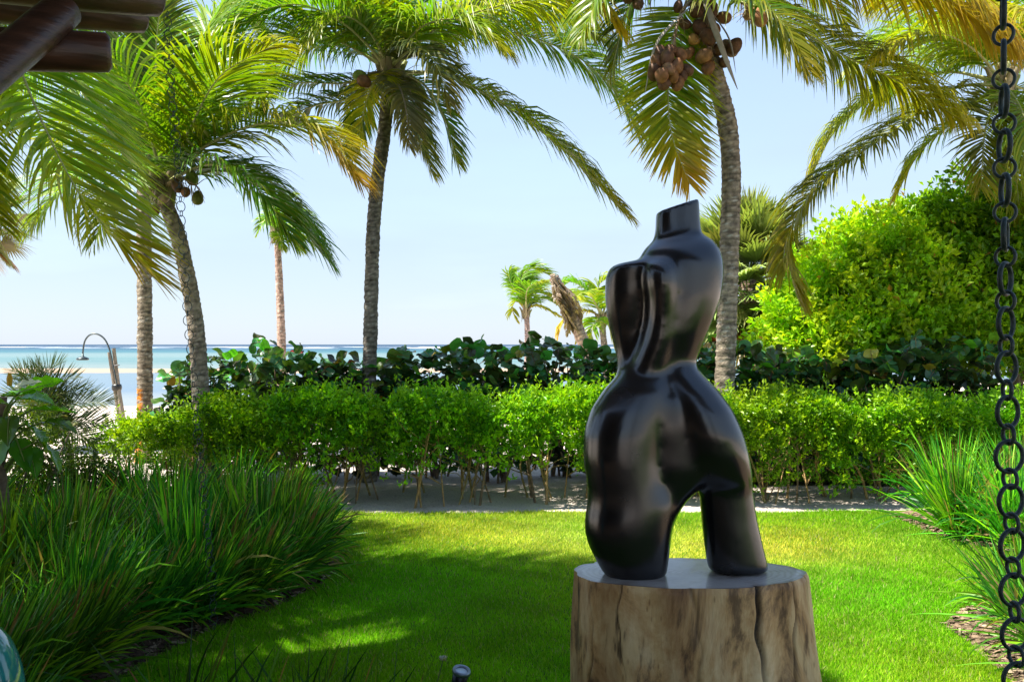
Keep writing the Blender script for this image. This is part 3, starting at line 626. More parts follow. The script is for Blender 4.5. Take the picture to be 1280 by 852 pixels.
# slender pinkish palm by the beach
fr = [dict(p=[(346, 288), (366, 262, .3), (383, 276), (390, 306)], lmax=.45, droop=.6), dict(p=[(346, 288), (352, 258), (368, 244)], lmax=.4), dict(p=[(346, 288), (360, 280, -.6), (370, 292, -.8), (376, 314, -.9)], lmax=.4),
      dict(p=[(346, 288), (338, 272, -.6), (330, 276, -.8), (322, 292, -.9)], lmax=.35), dict(p=[(346, 288), (342, 262, 1), (332, 246, 1.6)], lmax=.4), dict(p=[(346, 288), (350, 296, -.5), (354, 312, -.6)], lmax=.3)]
palm('coconut_palm', 'slender pinkish coconut palm trunk by the beach, thickest at its foot', (-5.28, 22), [(352, 465), (352, 440), (351, 400), (349, 350), (347, 305)], 22, .125, .075, (346, 287), fr, c=(.38, .26, .20), flare=1.5)

# middle palm
fr2 = [dict(p=[(483, 82), (430, 30, -.7), (365, 5, -1.1), (285, 30, -1.4)], lmax=.95, droop=.6, ytip=.15), dict(p=[(484, 84), (440, 60, .8), (385, 62, 1.2), (330, 100, 1.4)], lmax=.85, droop=.6, green=DEEP), dict(p=[(486, 80), (470, 10, .6), (420, -35, 1), (340, -25, 1.3)], lmax=.95, droop=.6), dict(p=[(488, 82), (525, 35, -.8), (575, 25, -1.2), (625, 60, -1.5)], lmax=.85, droop=.7, yel=.1, ytip=.4), dict(p=[(487, 88), (500, 105, .4), (515, 140, .6), (528, 190, .7)], lmax=.5, droop=.5, green=(.10, .15, .05)),
       dict(p=[(487, 85), (552, 32, -.3), (650, 2, -.6), (725, 0, -.8), (772, 35, -1)], lmax=1.0, droop=.85, ytip=.8, yel=.30, wind=(.06, 0, 0), dens=30),
       dict(p=[(490, 90), (560, 95, -.2), (640, 138, -.3), (712, 195, -.4), (780, 267, -.5)], lmax=.85, droop=.6, ytip=.45, yel=.12, wind=(.1, 0, 0)),
       dict(p=[(490, 80), (600, 38, .5), (700, 60, .8), (765, 108, 1), (798, 168, 1.1)], lmax=.8, droop=.6, ytip=.3),
       dict(p=[(487, 84), (590, 10, 1), (700, 20, 1.5), (770, 60, 1.8)], lmax=.85, droop=.8, ytip=.2, green=DEEP),
       dict(p=[(485, 88), (472, 98, -.4), (457, 130, -.6), (446, 188, -.7)], lmax=.5, droop=.35, yel=.5, ytip=.2),
       dict(p=[(488, 90), (505, 118, -.4), (520, 160, -.5), (540, 217, -.6)], lmax=.55, droop=.5, green=(.09, .13, .04), ytip=.3),
       dict(p=[(490, 88), (530, 105, .2), (556, 148, .3), (572, 205, .4)], lmax=.55, droop=.5, green=DEEP),
       dict(p=[(488, 90), (500, 110, -.7), (508, 140, -.9), (512, 185, -1)], lmax=.45, droop=.5, green=(.10, .13, .05), dead=.25),
       dict(p=[(482, 85), (420, 50, -.2), (360, 42, -.3), (300, 88, -.5)], lmax=.85, droop=.6, ytip=.1),
       dict(p=[(482, 90), (430, 104, .3), (370, 104, .5), (318, 122, .6)], lmax=.55, droop=.5, green=DEEP, ytip=.0),
       dict(p=[(482, 92), (440, 122, .2), (390, 133, .3), (340, 158, .4)], lmax=.55, droop=.5, green=DEEP, ytip=.1),
       dict(p=[(485, 80), (440, 20, .3), (380, -10, .5), (295, 12, .6)], lmax=.9, droop=.6, ytip=.1),
       dict(p=[(487, 80), (496, 20, 0), (512, -50, 0)], lmax=.9, droop=.25, ytip=.2), dict(p=[(487, 80), (530, 0, .4), (600, -60, .6), (680, -70, .8)], lmax=.9),
       dict(p=[(485, 80), (450, -10, -.4), (390, -60, -.8)], lmax=.9), dict(p=[(485, 82), (462, 40, -.6), (425, 20, -1), (380, 60, -1.3)], lmax=.75, droop=.6, yel=.1),
       dict(p=[(488, 84), (478, 40, -.5), (470, 10, -.8), (450, -30, -1)], lmax=.7, droop=.3, yel=.3),
       dict(p=[(487, 84), (520, 60, -.9), (545, 80, -1.3), (562, 130, -1.5)], lmax=.6, droop=.6, green=(.09, .13, .04)),
       dict(p=[(485, 90), (468, 105, .5), (455, 140, .7), (437, 200, .8)], lmax=.5, droop=.4, green=DEEP)]
r, b = palm('coconut_palm', 'straight dark-trunked coconut palm rising behind the middle of the hedge', (-2.1, 14), [(461, 500), (463, 420), (466, 300), (472, 225), (481, 160), (486, 100)], 14, .105, .10, (487, 88), fr2,
     [(450, 95, -.4, GRN, .08), (455, 102, -.5, BROWN, .08)], c=(.155, .135, .11))
fruit_stalk(r, b, px([(484, 92, -.1), (462, 92, -.3), (448, 108, -.4)], 14), 40, (.22, .16, .1)); fruit_stalk(r, b, px([(488, 88, -.1), (505, 90, -.3), (514, 120, -.4)], 14), 40, (.3, .28, .16))

# palm with the coconut clusters
fr3 = [dict(p=[(872, -20), (843, 40, .0), (835, 110, -.1), (840, 170, -.2), (862, 230, -.3)], lmax=.72, droop=.10, ytip=.95, yel=.14, wind=(.0, 0, 0), dens=34, wid=.024, side=(0, -1, .2)),
       dict(p=[(885, -15), (960, 18, .1), (1060, 72, .2), (1130, 105, .3), (1202, 150, .3)], lmax=1.0, droop=.8, ytip=.5, yel=.18, green=(.09, .15, .012), wind=(-.05, 0, 0), dens=32),
       dict(p=[(885, -25), (980, -42, -.5), (1090, -36, -.9), (1180, -4, -1.2), (1265, 55, -1.4)], lmax=1.1, droop=.95, ytip=.4, yel=.5, green=(.13, .20, .012), wind=(0, 0, 0), dens=32),
       dict(p=[(868, -22), (825, -28, .3), (787, 5, .5), (765, 85, .6)], lmax=.75, droop=.5, green=DEEP),
       dict(p=[(868, -22), (815, -50, -.4), (760, -20, -.7), (728, 45, -.9)], lmax=.8, droop=.6, ytip=.2),
       dict(p=[(872, -30), (800, -100), (700, -110), (640, -40)], lmax=.9), dict(p=[(876, -30), (880, -150), (930, -250)], lmax=.9),
       dict(p=[(880, -30), (930, -60, 1), (1000, -40, 1.8), (1060, 30, 2.2)], lmax=.85, droop=.7, yel=.15), dict(p=[(880, -20), (920, 0, -1), (970, 20, -1.6), (1010, 90, -2)], lmax=.75, droop=.6, yel=.1, ytip=.4, green=DEEP),
       dict(p=[(874, -28), (840, -120, -.6), (780, -190, -1)], lmax=.9), dict(p=[(870, -25), (850, -80, 1.2), (800, -90, 2), (745, -30, 2.6)], lmax=.8)]
nuts3 = [(838 + dx, 86 + dy, -.62 + dz, c_, .085) for dx, dy, dz, c_ in ((-16, -8, 0, BROWN), (-4, -14, -.1, BRN2), (8, -4, -.05, BROWN), (-10, 8, -.12, (.22, .10, .045)), (4, 10, -.1, BROWN), (14, 8, 0, BRN2), (-2, 0, -.16, (.2, .1, .05)), (20, 2, .05, BRN2), (-20, 4, .02, BRN2), (0, -24, .0, BRN2), (-12, -20, .02, BRN2), (12, -18, .05, BROWN), (-6, 16, -.03, BRN2), (10, 18, .0, BROWN))]
nuts3 += [(880, 70, -.3, (.28, .14, .06), .095), (868, 50, -.3, (.34, .18, .05), .075), (874, 34, -.3, BRN2, .085), (884, 46, -.35, BRN2, .09), (894, 36, -.25, BROWN, .085), (870, 12, -.3, BRN2, .09), (882, -2, -.3, BRN2, .09), (848, 8, -.3, BRN2, .08), (918, 58, -.2, BRN2, .09), (898, 62, -.2, BRN2, .09), (912, 60, -.1, (.22, .13, .08), .09), (886, 84, -.25, BROWN, .08), (862, 66, -.25, BROWN, .08), (936, 17, -.2, (.36, .2, .08), .07), (948, 22, -.2, (.3, .14, .06), .085), (905, 78, -.15, BRN2, .08),
          (798, 4, -.3, BRN2, .08), (785, -6, -.3, BRN2, .08), (890, 12, -.25, BRN2, .09), (904, 22, -.2, BROWN, .08), (856, 30, -.25, BRN2, .08)]
r, b = palm('coconut_palm', 'tall coconut palm with clusters of brown coconuts, behind the torso sculpture', (2.8, 12.8), [(905, 500), (908, 420), (912, 300), (914, 215), (908, 150), (893, 92), (880, 40), (876, -5)], 12.8, .135, .125, (876, -22), fr3, nuts3, c=(.21, .17, .125), ring=.09)
fruit_stalk(r, b, px([(868, -5, -.1), (850, 20, -.45), (838, 75, -.6)], 12.8), 40, (.25, .17, .1)); fruit_stalk(r, b, px([(880, 0, -.1), (884, 30, -.3), (886, 70, -.3)], 12.8), 30, (.25, .17, .1))
fruit_stalk(r, b, px([(885, -10, -.1), (915, -5, -.25), (940, 14, -.25)], 12.8), 30, (.3, .2, .08)); fruit_stalk(r, b, px([(866, -12, -.1), (825, -18, -.3), (795, 0, -.3)], 12.8), 40, (.22, .13, .09))
g = G()
for pts_ in ([(874, -20, -.4), (888, 20, -.5), (902, 60, -.5), (922, 112, -.45)], [(862, 10, -.45), (840, 30, -.6), (818, 60, -.55), (806, 118, -.5)], [(893, 20, -.35), (912, 50, -.4), (920, 92, -.35)]):
    tube(g, spline(px(pts_, 12.8), 12), .045 * np.sin(np.linspace(.5, 3.05, 12)), 8, (.30, .26, .23), flat=.25)
link('dry_spathe', g.mesh('dry_spathe', M['rachis'], origin=b), r)

# right palm
fr4 = [dict(p=[(1250, 100), (1205, 70, .2), (1150, 75, .4), (1095, 130, .5)], lmax=.85, droop=.7, yel=.2, ytip=.4), dict(p=[(1252, 98), (1225, 40, -.6), (1170, 0, -1), (1100, 0, -1.3)], lmax=.9, droop=.8, yel=.25), dict(p=[(1256, 104), (1290, 120, .4), (1330, 190, .6)], lmax=.85, yel=.2),
       dict(p=[(1245, 105), (1190, 112, -.4), (1122, 160, -.8), (1023, 232, -1.1), (985, 308, -1.2), (1000, 380, -1.2)], lmax=.8, droop=.5, green=(.15, .23, .015), yel=.15, ytip=.4, wind=(.08, 0, 0), dens=30),
       dict(p=[(1240, 100), (1180, 90, .1), (1110, 112, .3), (1048, 158, .4), (1012, 225, .5)], lmax=.8, droop=.6, yel=.15, ytip=.5),
       dict(p=[(1250, 108), (1232, 160, -.6), (1226, 235, -.8)], lmax=.7, droop=.2, side=(0, -1, .2), yel=.1, green=(.08, .11, .02)),
       dict(p=[(1255, 105), (1278, 140, -1.), (1300, 220, -1.2)], lmax=.85, droop=.25, side=(0, -1, .2), yel=.18),
       dict(p=[(1250, 100), (1200, 45, .6), (1120, 40, 1), (1060, 90, 1.2)], lmax=.85, droop=.7, yel=.1), dict(p=[(1252, 98), (1240, 20), (1190, -40)], lmax=.9, yel=.1), dict(p=[(1255, 98), (1290, 0), (1340, -50)], lmax=.9),
       dict(p=[(1256, 100), (1330, 60), (1420, 120)], lmax=.9), dict(p=[(1250, 104), (1195, 150, .3), (1150, 190, .5), (1120, 245, .6)], lmax=.6, droop=.5, yel=.2, ytip=.6),
       dict(p=[(1258, 108), (1268, 200, .4), (1275, 270, .5)], lmax=.7, droop=.2, side=(0, -1, .2), yel=.2), dict(p=[(1250, 100), (1215, 60, -1), (1160, 40, -1.8), (1100, 70, -2.3)], lmax=.8, droop=.8, yel=.2, ytip=.4),
       dict(p=[(1254, 98), (1262, 40, -1), (1275, 10, -1.9), (1290, 20, -2.6)], lmax=.9, droop=.7, yel=.35)]
palm('coconut_palm', 'yellowing coconut palm drooping over the bright green tree on the right', (8.75, 14.9), [(1350, 480), (1335, 330), (1295, 200), (1258, 120)], 14.7, .13, .11, (1252, 105), fr4)

# small distant palms
fr = [dict(p=[(657, 388), (650, 352), (664, 336), (692, 346)], lmax=1.0, droop=.35, wind=(.5, 0, 0)), dict(p=[(657, 388), (641, 358), (636, 342), (644, 338)], lmax=.8, droop=.3, wind=(.4, 0, 0)),
      dict(p=[(657, 388), (668, 366), (692, 372)], lmax=.9, droop=.5, yel=.2), dict(p=[(657, 388), (646, 376), (640, 386), (646, 402)], lmax=.5, yel=.4), dict(p=[(657, 388), (672, 382), (700, 396)], lmax=.5, yel=.4),
      dict(p=[(657, 388), (660, 360, -1), (680, 352, -2)], lmax=.9, wind=(.4, 0, 0)), dict(p=[(657, 388), (650, 365, 1), (652, 345, 2), (672, 340, 3)], lmax=.9, wind=(.4, 0, 0)), dict(p=[(657, 388), (676, 372, 1), (702, 384, 1)], lmax=.7)]
for f in fr: f.update(wid=.05, dens=14, rr=.05)
palm('coconut_palm', 'small distant coconut palm blown sideways by the wind over the beach', (.72, 45, float(ground_z(np.array(.7), np.array(45.)))), [(659, 436), (659, 410), (658, 392)], 45, .14, .12, (657, 390), fr, c=(.34, .24, .2))
fr = [dict(p=[(752, 395), (735, 365), (712, 352), (698, 368)], lmax=.8), dict(p=[(752, 395), (748, 358), (765, 345)], lmax=.8, yel=.2), dict(p=[(752, 395), (728, 388), (705, 402), (698, 420)], lmax=.6, yel=.5, ytip=.6),
      dict(p=[(752, 395), (765, 370), (790, 380)], lmax=.8), dict(p=[(752, 395), (735, 402), (722, 425)], lmax=.5, yel=.3), dict(p=[(752, 395), (760, 405), (768, 435)], lmax=.6, yel=.3), dict(p=[(752, 395), (740, 372, -1), (728, 366, -2), (714, 378, -3)], lmax=.7, yel=.2), dict(p=[(752, 395), (742, 405, -1), (738, 430, -1)], lmax=.6, yel=.1)]
for f in fr: f.update(wid=.042, dens=16, rr=.04)
palm('coconut_palm', 'short yellow-green coconut palm beside the leaning dead palm', (3.35, 34, float(ground_z(np.array(3.3), np.array(34.)))), [(757, 450), (754, 420), (752, 402)], 34, .13, .11, (752, 398), fr)

# leaning dead palm with shaggy dry fronds folded along its trunk
b = np.array([2.1, 24, 0.0]); root = thing('dead_palm', 'leaning dead palm with dry grey fronds folded down its trunk', 'palm tree', b)
palm_trunk(root, b, [b - [0, 0, .1]] + px([(741, 462), (724, 415), (708, 378), (692, 346)], 24), .19, .13, c=(.42, .30, .22), ring=.12)
for k in range(16):
    tx = rng.uniform(-5, 5); st = rng.uniform(0, .35)
    top = np.array(P(690 + 30 * st, 342 + 60 * st, 24 - .15 + rng.normal(0, .15))); e = np.array(P(712 + 14 * rng.random() + tx, 392 + rng.uniform(-5, 28), 24 - .22 + rng.normal(0, .15)))
    m_ = (top + e) / 2 + np.array([rng.choice([-1, 1]) * rng.uniform(.08, .2), rng.normal(0, .12), .02])
    frond(root, b, [top, m_, e], lmax=.17, droop=.9, dead=1.0, wid=.04, dens=12, rr=.035, wind=(.1, 0, 0))

# fan palms
def fan(root, origin, base, ctr, r=.75, n=34, c=GREEN, dead=0., nrmv=None, droop=.25):
    base = np.asarray(base); ctr = np.asarray(ctr); ax = nrm(ctr - base)
    nv = nrm(rng.normal(0, .4, 3) + np.array([0, -.5, .6])) if nrmv is None else nrm(nrmv)
    S = nrm(np.cross(ax, nv)); g = G()
    th = np.linspace(-1.9, 1.9, n); D = nrm(np.cos(th)[:, None] * ax + np.sin(th)[:, None] * S + nv * .12)
    ln = r * (.72 + .28 * np.cos(th * .75)) * rng.uniform(.9, 1.06, n)
    Pn = [np.repeat(ctr[None], n, 0)]; d = D.copy()
    for s in range(3):
        Pn.append(Pn[-1] + d * (ln / 3)[:, None]); d = nrm(d + np.array([0, 0, -1]) * droop * (s + .3) * rng.uniform(.6, 1.4, (n, 1)))
    Pn = np.stack(Pn, 1); tw = nrm(np.cross(D, nv))[:, None]
    wd = np.array([.006, .55, .42, .03])[None, :, None] * (r * 1.9 * 2 / n) * .62
    V = np.stack([Pn - tw * wd, Pn + tw * wd], 2).reshape(-1, 3); b_ = (np.arange(n) * 8)[:, None] + (np.arange(3) * 2)[None]
    cc = np.asarray(c) * rng.uniform(.75, 1.25, (n, 1)); cc = cc + dead * (np.array([.36, .20, .09]) - cc)
    g.add(V, np.stack([b_, b_ + 1, b_ + 3, b_ + 2], -1).reshape(-1, 4), np.repeat(cc, 8, 0))
    tube(g, spline([base, (base + ctr) / 2 + [0, 0, .06], ctr], 6), .014, 5, np.asarray(c) * 1.6, cap=False)
    return link('fan_leaf', g.mesh('fan_leaf', M['fan'], origin=origin), root)
def fan_palm(label, base, top, r_tr, nf, rad, fr_, dead_low=.5, ctrs=None):
    b = np.asarray(base, float); root = thing('fan_palm', label, 'palm tree', b, None)
    palm_trunk(root, b, [b - [0, 0, .1], (b + top) / 2 + [.05, 0, 0], np.asarray(top)], r_tr, r_tr * .95, c=(.24, .17, .12), ring=.1)
    for k in range(nf):
        a = k * 2.399; el = math.radians(85 - 135 * (k + .5) / nf)
        dv = np.array([math.cos(a) * math.cos(el), math.sin(a) * math.cos(el), math.sin(el)])
        s = np.asarray(top) + np.array([0, 0, -.5 * (k / nf)])
        dd = 1.0 if (el < math.radians(-38) and rng.random() < dead_low) else (.35 if rng.random() < .1 else 0)
        c_ = np.array([.22, .27, .08]) * rng.uniform(.8, 1.25) + np.array([.04, .03, 0]) * rng.random()
        fan(root, b, s, s + dv * fr_ * rng.uniform(.8, 1.1), rad * rng.uniform(.85, 1.1), 36, c_, dd, nrmv=np.array([0, 0, 1]) + dv * .25 + rng.normal(0, .25, 3), droop=.3)
    return root
fan_palm('shaggy pale fan palm behind the hedge, beside the coconut-bearing palm', (5.35, 21, 0), P(934, 350, 21), .2, 90, 1.15, 1.0)
fan_palm('fan palm with rust-brown lower leaves beyond the left planting', (-9.9, 18, 0), P(-22, 262, 18), .14, 30, .62, .5, dead_low=1.0)
fan_palm('low dark fan palm tucked under the shaggy fan palm', (5.95, 21, 0), P(958, 412, 21), .12, 26, .6, .5, dead_low=.4)

# ------------------------------------------------------------------ leaf scatter helpers
def leaves(g, ctr, axis, size, ratio, c, fold=.25):
    """n folded 2-quad leaves: ctr n,3; axis n,3 direction; size n"""
    n = len(ctr); axis = nrm(axis); r_ = nrm(rng.normal(0, 1, (n, 3)) + np.array([0, 0, .9]))
    S = nrm(np.cross(axis, r_)); N = np.cross(S, axis)
    sz = size[:, None]; b = ctr; tip = ctr + axis * sz - N * sz * .08; mid = ctr + axis * sz * .52
    l_ = mid - S * sz * ratio + N * sz * fold * ratio * 1.6; r2 = mid + S * sz * ratio + N * sz * fold * ratio * 1.6
    V = np.stack([b, l_, tip, r2], 1).reshape(-1, 3); i = (np.arange(n) * 4)[:, None]
    Fc = np.concatenate([i + np.array([[0, 2, 1]]), i + np.array([[0, 3, 2]])])
    g.add(V, Fc, np.repeat(c, 4, 0))

def branch_tree(root, origin, base, targets, r0, c, name='limb', nseg=7):
    for tgt in targets:
        g = G(); b = np.asarray(base, float); tgt = np.asarray(tgt, float)
        m_ = b * .55 + tgt * .45 + np.array([0, 0, .15 * np.linalg.norm(tgt - b)]) + rng.normal(0, .12, 3)
        C = spline([b, m_, tgt], 9); tube(g, C, np.linspace(r0, r0 * .3, 9), nseg, c)
        for q in range(3):
            i = rng.integers(3, 8); e = C[i] + nrm(rng.normal(0, 1, 3) + [0, 0, .6]) * np.linalg.norm(tgt - b) * .35
            tube(g, spline([C[i], (C[i] + e) / 2 + rng.normal(0, .05, 3), e], 5), np.linspace(r0 * .4, r0 * .12, 5), 5, c)
        link(name, g.mesh(name, M['stem'], origin=origin), root)

# ------------------------------------------------------------------ bright broadleaf trees on the right
def broad_tree(name, label, base, blobs, n, cols, size=(.075, .15)):
    b = np.asarray(base, float); root = thing(name, label, 'tree', b)
    g = G(); top = np.mean([x[0] for x in blobs], 0)
    fork = b + (np.array([top[0], top[1], 0]) - b) * .3; fork[2] = 1.3
    tube(g, spline([b - [0, 0, .1], (b + fork) / 2 + [.08, 0, 0], fork], 10), np.linspace(.2, .14, 10), 9, (.2, .16, .12))
    link('trunk', g.mesh('trunk', M['stem'], origin=b), root)
    branch_tree(root, b, fork, [x[0] for x in blobs[::2]], .09, (.2, .16, .12))
    g = G(); vol = np.array([x[1] ** 2 for x in blobs]); vol = vol / vol.sum()
    per = 18; k = n // per
    which = rng.choice(len(blobs), k, p=vol)
    C = np.array([x[0] for x in blobs])[which]; rr = np.array([x[1] for x in blobs])[which]
    dv = nrm(rng.normal(0, 1, (k, 3))); rad = rr * (rng.random(k) ** .33) * rng.uniform(.7, 1.3, k)
    cc = C + dv * rad[:, None] * np.array([1.1, 1, .85]); cc[:, 2] = np.maximum(cc[:, 2], .25)
    out = nrm(dv + np.array([0, 0, .35]))
    ctr = np.repeat(cc, per, 0) + rng.normal(0, .075, (k * per, 3)); ax = np.repeat(out, per, 0) * .7 + rng.normal(0, .75, (k * per, 3))
    base_c = np.asarray(cols)[rng.choice(len(cols), k)] * rng.uniform(.75, 1.25, (k, 1))
    # yellower foliage in some sub-crowns
    hue = np.repeat(base_c, per, 0) * rng.uniform(.8, 1.2, (k * per, 1))
    rare = rng.random(k * per) < .006; hue[rare] = np.array([.40, .22, .04])
    leaves(g, ctr, ax, rng.uniform(*size, k * per), .30, hue)
    link('crown', g.mesh('crown', M['tree'], smooth=False, origin=b), root)
    return root
YG = [(.35, .53, .014), (.26, .48, .012), (.40, .53, .018)]; MG = [(.18, .42, .014), (.27, .50, .014), (.12, .30, .014)]
bl = [(P(a, b_, d_), r_) for a, b_, d_, r_ in ((1000, 400, 15.6, .7), (1045, 345, 15.8, .75), (1090, 395, 15.2, .8), (1075, 310, 16.2, .7), (1130, 340, 15.6, .85), (1160, 400, 15.2, .8), (1020, 430, 15.2, .6), (1120, 290, 16.3, .6), (980, 430, 15.8, .5), (1180, 350, 15.8, .8), (1060, 440, 15, .6), (1200, 425, 15, .7))]
broad_tree('broadleaf_tree', 'sunlit yellow-green broadleaf tree behind the right of the hedge', (5.9, 16, 0), bl, 40000, YG + [MG[1]])
bl = [(P(a, b_, d_ - .4), r_) for a, b_, d_, r_ in ((1215, 250, 16.5, .65), (1190, 300, 16.6, .7), (1245, 300, 16.2, .75), (1285, 270, 16.6, .8), (1225, 350, 16, .8), (1290, 350, 15.8, .9), (1265, 410, 15.4, .8), (1330, 300, 16.6, 1.), (1340, 400, 15.8, 1.), (1150, 275, 17, .55))]
broad_tree('broadleaf_tree', 'taller mid-green broadleaf tree rising behind the yellow-green tree', (8.8, 16.6, 0), bl, 36000, MG + [YG[1]])

# ------------------------------------------------------------------ clipped hedge: a row of shrubs with bare stems
def hedge_shrub(seed, low):
    root = thing('hedge_shrub', '', 'shrub')
    g = G(); k = 620
    x = rng.uniform(-.62, .62, k); y = rng.uniform(-.62, .62, k)
    top = 1.33 + .08 * np.sin(x * 5 + seed) + .06 * np.sin(y * 6 + 2 * seed) - .16 * np.clip(np.abs(y) - .35, 0, 1) * 2
    bot = low - .12 + .18 * np.sin(x * 6 + seed * 3) + .22 * rng.random(k) - .1 + .1 * np.cos(y * 5)
    u = rng.random(k) ** .48; z = bot + (top - bot) * u
    edge = rng.random(k) < .35; y = np.where(edge, np.sign(y) * rng.uniform(.5, .68, k), y)
    cc = np.stack([x, y, z], 1); per = 11
    out = nrm(np.stack([x * .4, y * .9, .5 + 0 * x], 1))
    ctr = np.repeat(cc, per, 0) + rng.normal(0, .026, (k * per, 3)); ax = np.repeat(out, per, 0) * .8 + rng.normal(0, .65, (k * per, 3))
    hue = np.repeat(np.array([[.15, .36, .008], [.22, .46, .010], [.32, .54, .012], [.08, .22, .008]])[rng.integers(0, 4, k)], per, 0) * rng.uniform(.75, 1.25, (k * per, 1))
    leaves(g, ctr, ax, rng.uniform(.04, .085, k * per), .25, hue)
    # sprigs poking out of the clipped top
    for q in range(34):
        b = np.array([rng.uniform(-.6, .6), rng.uniform(-.6, .6), 1.27]); h = rng.uniform(.06, .30)
        m_ = 9; zz = np.linspace(0, h, m_); ctr = b + np.stack([rng.normal(0, .012, m_), rng.normal(0, .012, m_), zz], 1)
        leaves(g, ctr, rng.normal(0, .7, (m_, 3)) + [0, 0, .7], rng.uniform(.045, .08, m_), .25, np.tile([.26, .45, .016], (m_, 1)))
    link('foliage', g.mesh('hedge_foliage', M['hedge'], smooth=False), root)
    for q in range(7):
        g = G(); b = np.array([rng.uniform(-.5, .5), rng.uniform(-.35, .35), -.06]); e = np.array([b[0] + rng.normal(0, .28), b[1] + rng.normal(0, .2), rng.uniform(.85, 1.15)])
        m_ = (b + e) / 2 + np.array([rng.normal(0, .08), rng.normal(0, .06), 0]); C = spline([b, m_, e], 8); r_ = rng.uniform(.009, .02)
        cst = np.array([[.36, .23, .09], [.28, .21, .08], [.20, .14, .08], [.42, .27, .11]])[rng.integers(0, 4)]
        tube(g, C, np.linspace(r_, r_ * .55, 8), 6, cst)
        for t_ in range(5):
            i = rng.integers(2, 7); e2 = C[i] + np.array([rng.normal(0, .25), rng.normal(0, .18), rng.uniform(.15, .45)])
            tube(g, spline([C[i], (C[i] + e2) / 2 + rng.normal(0, .04, 3), e2], 5), np.linspace(r_ * .5, r_ * .2, 5), 4, cst, cap=False)
        link('stem', g.mesh('hedge_stem', M['stem']), root)
    return root
protos = [hedge_shrub(1, .54), hedge_shrub(2, .44), hedge_shrub(4, .56), hedge_shrub(5, .40), hedge_shrub(7, .34)]
used = set()
hx = np.arange(-4.62, 6.9, .75)
for i, x in enumerate(hx):
    pi = (i * 7 + i // 3) % 3 if x < 2.2 else 3 + i % 2
    o = protos[pi] if pi not in used else copy_tree(protos[pi]); used.add(pi)
    o.location = (float(x + rng.normal(0, .06)), float(12.32 + rng.normal(0, .07)), 0); o.rotation_euler = (0, 0, float(rng.choice([0, math.pi]) + rng.normal(0, .12)))
    o.scale = (1, 1, float(rng.uniform(.95, 1.04)) * (.80 if x < -4.4 else (.88 if x < -3.6 else 1)))
    o['group'] = 'shrubs of the clipped hedge'
    HL = ['clipped hedge shrub at the end beside the shower post', 'clipped hedge shrub round the foot of the curved palm', 'clipped hedge shrub just past the foot of the curved palm', 'clipped hedge shrub in front of the slender pinkish palm', None,
          'clipped hedge shrub in front of the straight dark-trunked palm', None, None, None, None, 'clipped hedge shrub directly behind the torso sculpture', 'clipped hedge shrub in front of the coconut-bearing palm', None, None, None, 'clipped hedge shrub behind the sunlit strap-leaf clumps']
    o['label'] = (HL[i] if i < len(HL) else None) or ('clipped leafy hedge shrub on bare brown stems with bright sand behind' if x < 2.2 else 'low-branched clipped hedge shrub with grass showing behind its stems')
    if i % 3 == 1 and 2.2 > x > -4:     # second, thinner row at the back of the hedge so that it has depth
        pass

# ------------------------------------------------------------------ sea grape shrubs behind the hedge, every big round leaf its own part
def grape_leaf(r, c, cup):
    g = G(); n = 14; a = np.linspace(0, 2 * math.pi, n, endpoint=False)
    rad = r * (1 + .07 * np.cos(a)) * (1 - .22 * np.exp(-(((a + math.pi) % (2 * math.pi) - math.pi)) ** 2 * 9))
    ring = np.stack([-np.cos(a) * rad + r * .85, np.sin(a) * rad, cup * np.abs(np.sin(a)) ** 1.5 * r + .015 * np.sin(3 * a)], 1)
    inner = ring * .5 + np.array([r * .45, 0, 0]) * 1.0; inner[:, 2] = ring[:, 2] * .3
    ctr = np.array([[r * .9, 0, 0]])
    V = np.vstack([ring, inner, ctr]); j = np.arange(n); k = (j + 1) % n
    cc = np.asarray(c)
    g.add(V, np.stack([j, k, n + k, n + j], 1), cc); g.add(V, np.stack([n + j, n + k, np.full(n, 2 * n)], 1), cc)
    tube(g, [(-.04, 0, -.01), (r * .3, 0, .004), (r * 1.6, 0, .003)], [.004, .004, .0015], 4, (.30, .16, .06), cap=False)
    return g.mesh('sea_grape_leaf', M['grape'])
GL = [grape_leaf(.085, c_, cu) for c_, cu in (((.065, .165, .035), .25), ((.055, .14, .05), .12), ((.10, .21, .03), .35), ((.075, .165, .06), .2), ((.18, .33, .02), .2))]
GO = [grape_leaf(.08, (.55, .16, .02), .2), grape_leaf(.075, (.30, .14, .06), .3), grape_leaf(.08, (.42, .36, .04), .2)]
